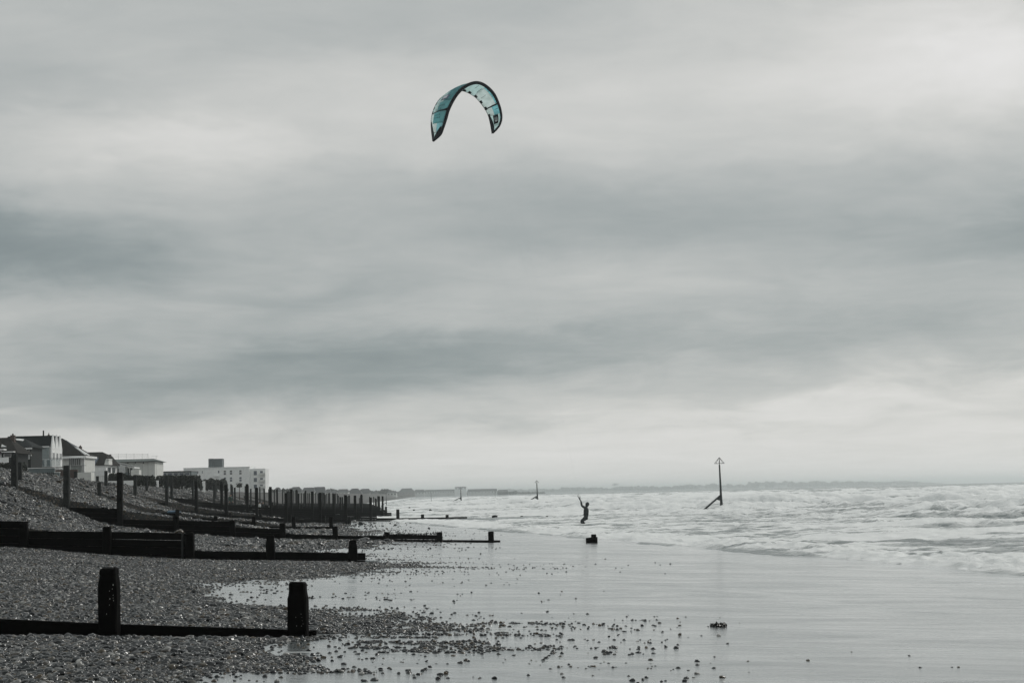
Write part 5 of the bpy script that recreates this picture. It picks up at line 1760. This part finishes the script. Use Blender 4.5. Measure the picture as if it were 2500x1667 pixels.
for s_, nm_ in ((-1, 'n'), (1, 'f')):
    dx = 0 if s_ < 0 else 14
    J.update({'sh' + nm_: (JP(492, 596, .19 * s_), .075), 'el' + nm_: (JP(388 + dx, 525 + dx * .4, .23 * s_), .05), 'wr' + nm_: (JP(374 + dx * .7, 432, .17 * s_), .036), 'ha' + nm_: (JP(366 + dx * .5, 402, .16 * s_), .040)})
    E += [('neckbase', 'sh' + nm_), ('sh' + nm_, 'el' + nm_), ('el' + nm_, 'wr' + nm_), ('wr' + nm_, 'ha' + nm_)]
    fingers(J, E, 'ha' + nm_, 'wr' + nm_, (0, 1, 0), (-.8, 0, .1))
    if s_ < 0:
        kn, an, he, to = JP(383, 890, -.13), JP(412, 985, -.14), JP(425, 1035, -.14), JP(360, 1045, -.16)
    else:
        kn, an, he, to = JP(405, 895, .12), JP(470, 965, .13), JP(478, 990, .13), JP(560, 992, .13)
    J.update({'hip' + nm_: (JP(498, 822, .09 * s_), .115), 'kn' + nm_: (kn, .070), 'ca' + nm_: (kn.lerp(an, .35), .068), 'an' + nm_: (an, .044), 'he' + nm_: (he, .045), 'to' + nm_: (to, .032)})
    E += [('pelvis', 'hip' + nm_), ('hip' + nm_, 'kn' + nm_), ('kn' + nm_, 'ca' + nm_), ('ca' + nm_, 'an' + nm_), ('an' + nm_, 'he' + nm_), ('he' + nm_, 'to' + nm_)]
per = empty('person', (at(1425, 1281, PY).x, PY, zf), 'person in a black wetsuit leaning back in the shallows holding up a control bar', 'person')
link('body', skin_body('body', J, E, 'pelvis', 2, 1.6), SUIT, per)
hp = Vector(J['head'][0])
bm = bmesh.new(); bmesh.ops.create_uvsphere(bm, u_segments=14, v_segments=10, radius=.155)
for v in bm.verts:
    v.co = Vector((v.co.x * 1.02 + .012, v.co.y * .88, v.co.z * .98 + .035 - (0.02 if v.co.x < 0 else 0)))
for v in [v for v in bm.verts if v.co.z < -.07 and v.co.x < .02]: v.co.z = -.07
for f_ in bm.faces: f_.smooth = True
me = bpy.data.meshes.new('hood'); bm.to_mesh(me); bm.free()
o = link('hood', me, SUIT, per); o.location = hp - per.location
hb = tube('harness', [Vector(J['belly'][0]) + Vector((.17 * math.cos(w), .155 * math.sin(w), -.01)) for w in [i * math.pi / 8 for i in range(17)]], .05, K_BLACK, per, 6)
# control bar, held in both hands
hn_, hf_ = Vector(J['han'][0]), Vector(J['haf'][0])
mid_ = (hn_ + hf_) / 2 + Vector((-.035, 0, .035))
bar_o = empty('control_bar', mid_, 'black control bar with rising lines gripped above the wetsuited person', 'control bar')
# the bar runs between the hands and is steered, its ends tilted up
b0, b1 = JP(352, 392, -.20), JP(356, 385, .22)
b0 = hn_ + Vector((-.05, -.14, .03)); b1 = hf_ + Vector((-.05, .14, .05))
tube('grip', [b0, (b0 + b1) / 2, b1], .022, K_BLACK, bar_o, 8)
for e_, t_, nm_ in ((b0, JP(290, 280, -.1), 'leader_line'), (b1, JP(355, 300, .2), 'leader_line')):
    tube(nm_, [e_, e_.lerp(t_, .5), t_], [.034, .028, .018], K_BLACK, bar_o, 6)
tube('depower_line', [(b0 + b1) / 2 + Vector((.12, 0, -.5)), (b0 + b1) / 2, JP(305, 205, .05)], [.010, .010, .004], K_BLACK, bar_o, 6)
for v, e_ in ((.03, JP(290, 280, -.1)), (.985, JP(355, 300, .2)), (.24, JP(305, 205, .05)), (.9, JP(305, 205, .05))):
    w = 1.0 if v in (.03, .985) else 0.0
    p = k_s(v, w)
    tube('kite_line', [e_, e_.lerp(p, .5), p], .0007, K_BLACK, kite, 4)


def stander(px, feet_y, h_m, label, coat, yaw=0.0, arm=0.0, Y=None, group=None):
    p = hit(px, feet_y, 120, 420) if Y is None else Vector((at(px, feet_y, Y).x, Y, gz(at(px, feet_y, Y).x, Y)))
    k = h_m / 1.75
    M_ = Matrix.Rotation(yaw, 4, 'Z')
    def q(x, y, z): return p + (M_ @ Vector((x, y, z))) * k
    J = {'pelvis': (q(0, 0, .95), (.15 * k, .12 * k)), 'belly': (q(0, 0, 1.12), (.15 * k, .12 * k)), 'chest': (q(0, .01, 1.3), (.18 * k, .13 * k)), 'neckbase': (q(0, 0, 1.44), (.12 * k, .09 * k)), 'neck': (q(0, 0, 1.5), .058 * k),
         'jaw': (q(0, -.02, 1.56), .072 * k), 'head': (q(0, -.01, 1.64), (.09 * k, .10 * k)), 'crown': (q(0, 0, 1.7), .07 * k), 'nose': (q(0, -.115, 1.62), .014 * k)}
    E = [('pelvis', 'belly'), ('belly', 'chest'), ('chest', 'neckbase'), ('neckbase', 'neck'), ('neck', 'jaw'), ('jaw', 'head'), ('head', 'crown'), ('head', 'nose')]
    for s_, nm_ in ((-1, 'l'), (1, 'r')):
        a = arm if s_ > 0 else .0
        J.update({'sh' + nm_: (q(.2 * s_, 0, 1.4), .07 * k), 'el' + nm_: (q(.26 * s_, .02 - .12 * a, 1.12 + .05 * a), .055 * k), 'wr' + nm_: (q(.25 * s_, -.05 - .3 * a, .90 + .2 * a), .036 * k), 'ha' + nm_: (q(.245 * s_, -.07 - .38 * a, .84 + .22 * a), .036 * k),
                  'hip' + nm_: (q(.095 * s_, 0, .88), .105 * k), 'kn' + nm_: (q(.11 * s_, -.02, .49), .066 * k), 'ca' + nm_: (q(.11 * s_, .01, .34), .062 * k), 'an' + nm_: (q(.115 * s_, .02, .09), .045 * k), 'to' + nm_: (q(.13 * s_, -.14, .04), .04 * k)})
        E += [('neckbase', 'sh' + nm_), ('sh' + nm_, 'el' + nm_), ('el' + nm_, 'wr' + nm_), ('wr' + nm_, 'ha' + nm_), ('pelvis', 'hip' + nm_), ('hip' + nm_, 'kn' + nm_), ('kn' + nm_, 'ca' + nm_), ('ca' + nm_, 'an' + nm_), ('an' + nm_, 'to' + nm_)]
        fingers(J, E, 'ha' + nm_, 'wr' + nm_, M_ @ Vector((0, 1, 0)), M_ @ Vector((-s_ * .3, -.6, -.2)), k)
    me = skin_body('body', J, E, 'pelvis', 2, 1.25)
    for m_ in (coat, CLOTH['trouser'], SKIN, HAIR): me.materials.append(m_)
    for f_ in me.polygons:
        c = M_.inverted() @ ((f_.center - p) / k)
        f_.material_index = 3 if (c.z > 1.66 or (c.z > 1.56 and c.y > .0)) else 2 if (c.z > 1.5 or (abs(c.x) > .2 and c.z < .93 + .2 * arm)) else 0 if c.z > .86 else 1
    o = empty('person', p, label, 'person', group)
    link('body', me, None, o)
    return o


stander(634, 1255, 1.65, 'person in a pale jacket talking on the shingle behind the tall groyne posts', CLOTH['white'], R(80), .2, Y=213)
stander(642, 1256, 1.75, 'person in a dark coat standing between two pale-jacketed companions', CLOTH['dark'], R(90), .6, Y=214)
stander(660, 1256, 1.70, 'person in a white jacket half hidden by a tall groyne post', CLOTH['white'], R(-80), .8, Y=213)
stander(563, 1252, 1.62, 'person in a dark green coat beside the tall posts of the fifth groyne', CLOTH['green'], R(60), .1, Y=185)
stander(598, 1199, 1.72, 'distant dark-clothed person standing on the crest near the apartment block', CLOTH['dark'], R(30), .1, Y=400)

# white dog near the walkers
FURM = simple('white_fur', (.56, .56, .53), .9, .15, 30)
d = at(610, 1257, 205); d.z = gz(d.x, d.y)
def dq(x, y, z): return d + Vector((x, y, z))
J = {'rump': (dq(-.30, 0, .50), (.12, .11)), 'loin': (dq(-.10, 0, .52), (.11, .105)), 'chest': (dq(.16, 0, .50), (.145, .12)), 'neck': (dq(.30, 0, .64), .085), 'head': (dq(.38, 0, .75), (.085, .08)), 'muzzle': (dq(.50, 0, .72), .045), 'nose': (dq(.56, 0, .71), .032),
     'earl': (dq(.36, -.075, .79), .03), 'eartl': (dq(.37, -.10, .70), .02), 'earr': (dq(.36, .075, .79), .03), 'eartr': (dq(.37, .10, .70), .02), 'tail': (dq(-.42, 0, .58), .04), 'tip': (dq(-.60, 0, .66), .03)}
E = [('rump', 'loin'), ('loin', 'chest'), ('chest', 'neck'), ('neck', 'head'), ('head', 'muzzle'), ('muzzle', 'nose'), ('head', 'earl'), ('earl', 'eartl'), ('head', 'earr'), ('earr', 'eartr'), ('rump', 'tail'), ('tail', 'tip')]
for s_, nm_ in ((-1, 'l'), (1, 'r')):
    J.update({'el' + nm_: (dq(.16, .085 * s_, .33), .05), 'wr' + nm_: (dq(.18, .085 * s_, .15), .034), 'pf' + nm_: (dq(.21, .085 * s_, .02), .036),
              'st' + nm_: (dq(-.24, .09 * s_, .36), .07), 'ho' + nm_: (dq(-.38, .09 * s_, .19), .036), 'ph' + nm_: (dq(-.33, .09 * s_, .02), .036)})
    E += [('chest', 'el' + nm_), ('el' + nm_, 'wr' + nm_), ('wr' + nm_, 'pf' + nm_), ('rump', 'st' + nm_), ('st' + nm_, 'ho' + nm_), ('ho' + nm_, 'ph' + nm_)]
dog = empty('dog', d, 'white dog standing on the shingle between the tall groyne posts', 'dog')
link('body', skin_body('body', J, E, 'chest'), FURM, dog)

# blue crumpled bag snagged by the stepped groyne
p = hit(425, 1263)
bm = bmesh.new(); bmesh.ops.create_icosphere(bm, subdivisions=3, radius=.2)
for v in bm.verts:
    s_ = 1 + .55 * (float(vnoise(np.array([v.co.x * 14 + 9]), np.array([v.co.y * 14 + v.co.z * 9 + 5]), 5)[0]) - .5)
    v.co = Vector((v.co.x * 2.2 * s_, v.co.y * 1.1 * s_, v.co.z * .55 * s_ + .06))
me = bpy.data.meshes.new('plastic_bag'); bm.to_mesh(me); bm.free()
o = link('plastic_bag', me, simple('blue_plastic', (.10, .17, .24), .4, .3, 6)); o.location = p
tag(o, 'crumpled blue plastic bag on the shingle behind the groyne wall', 'bag')
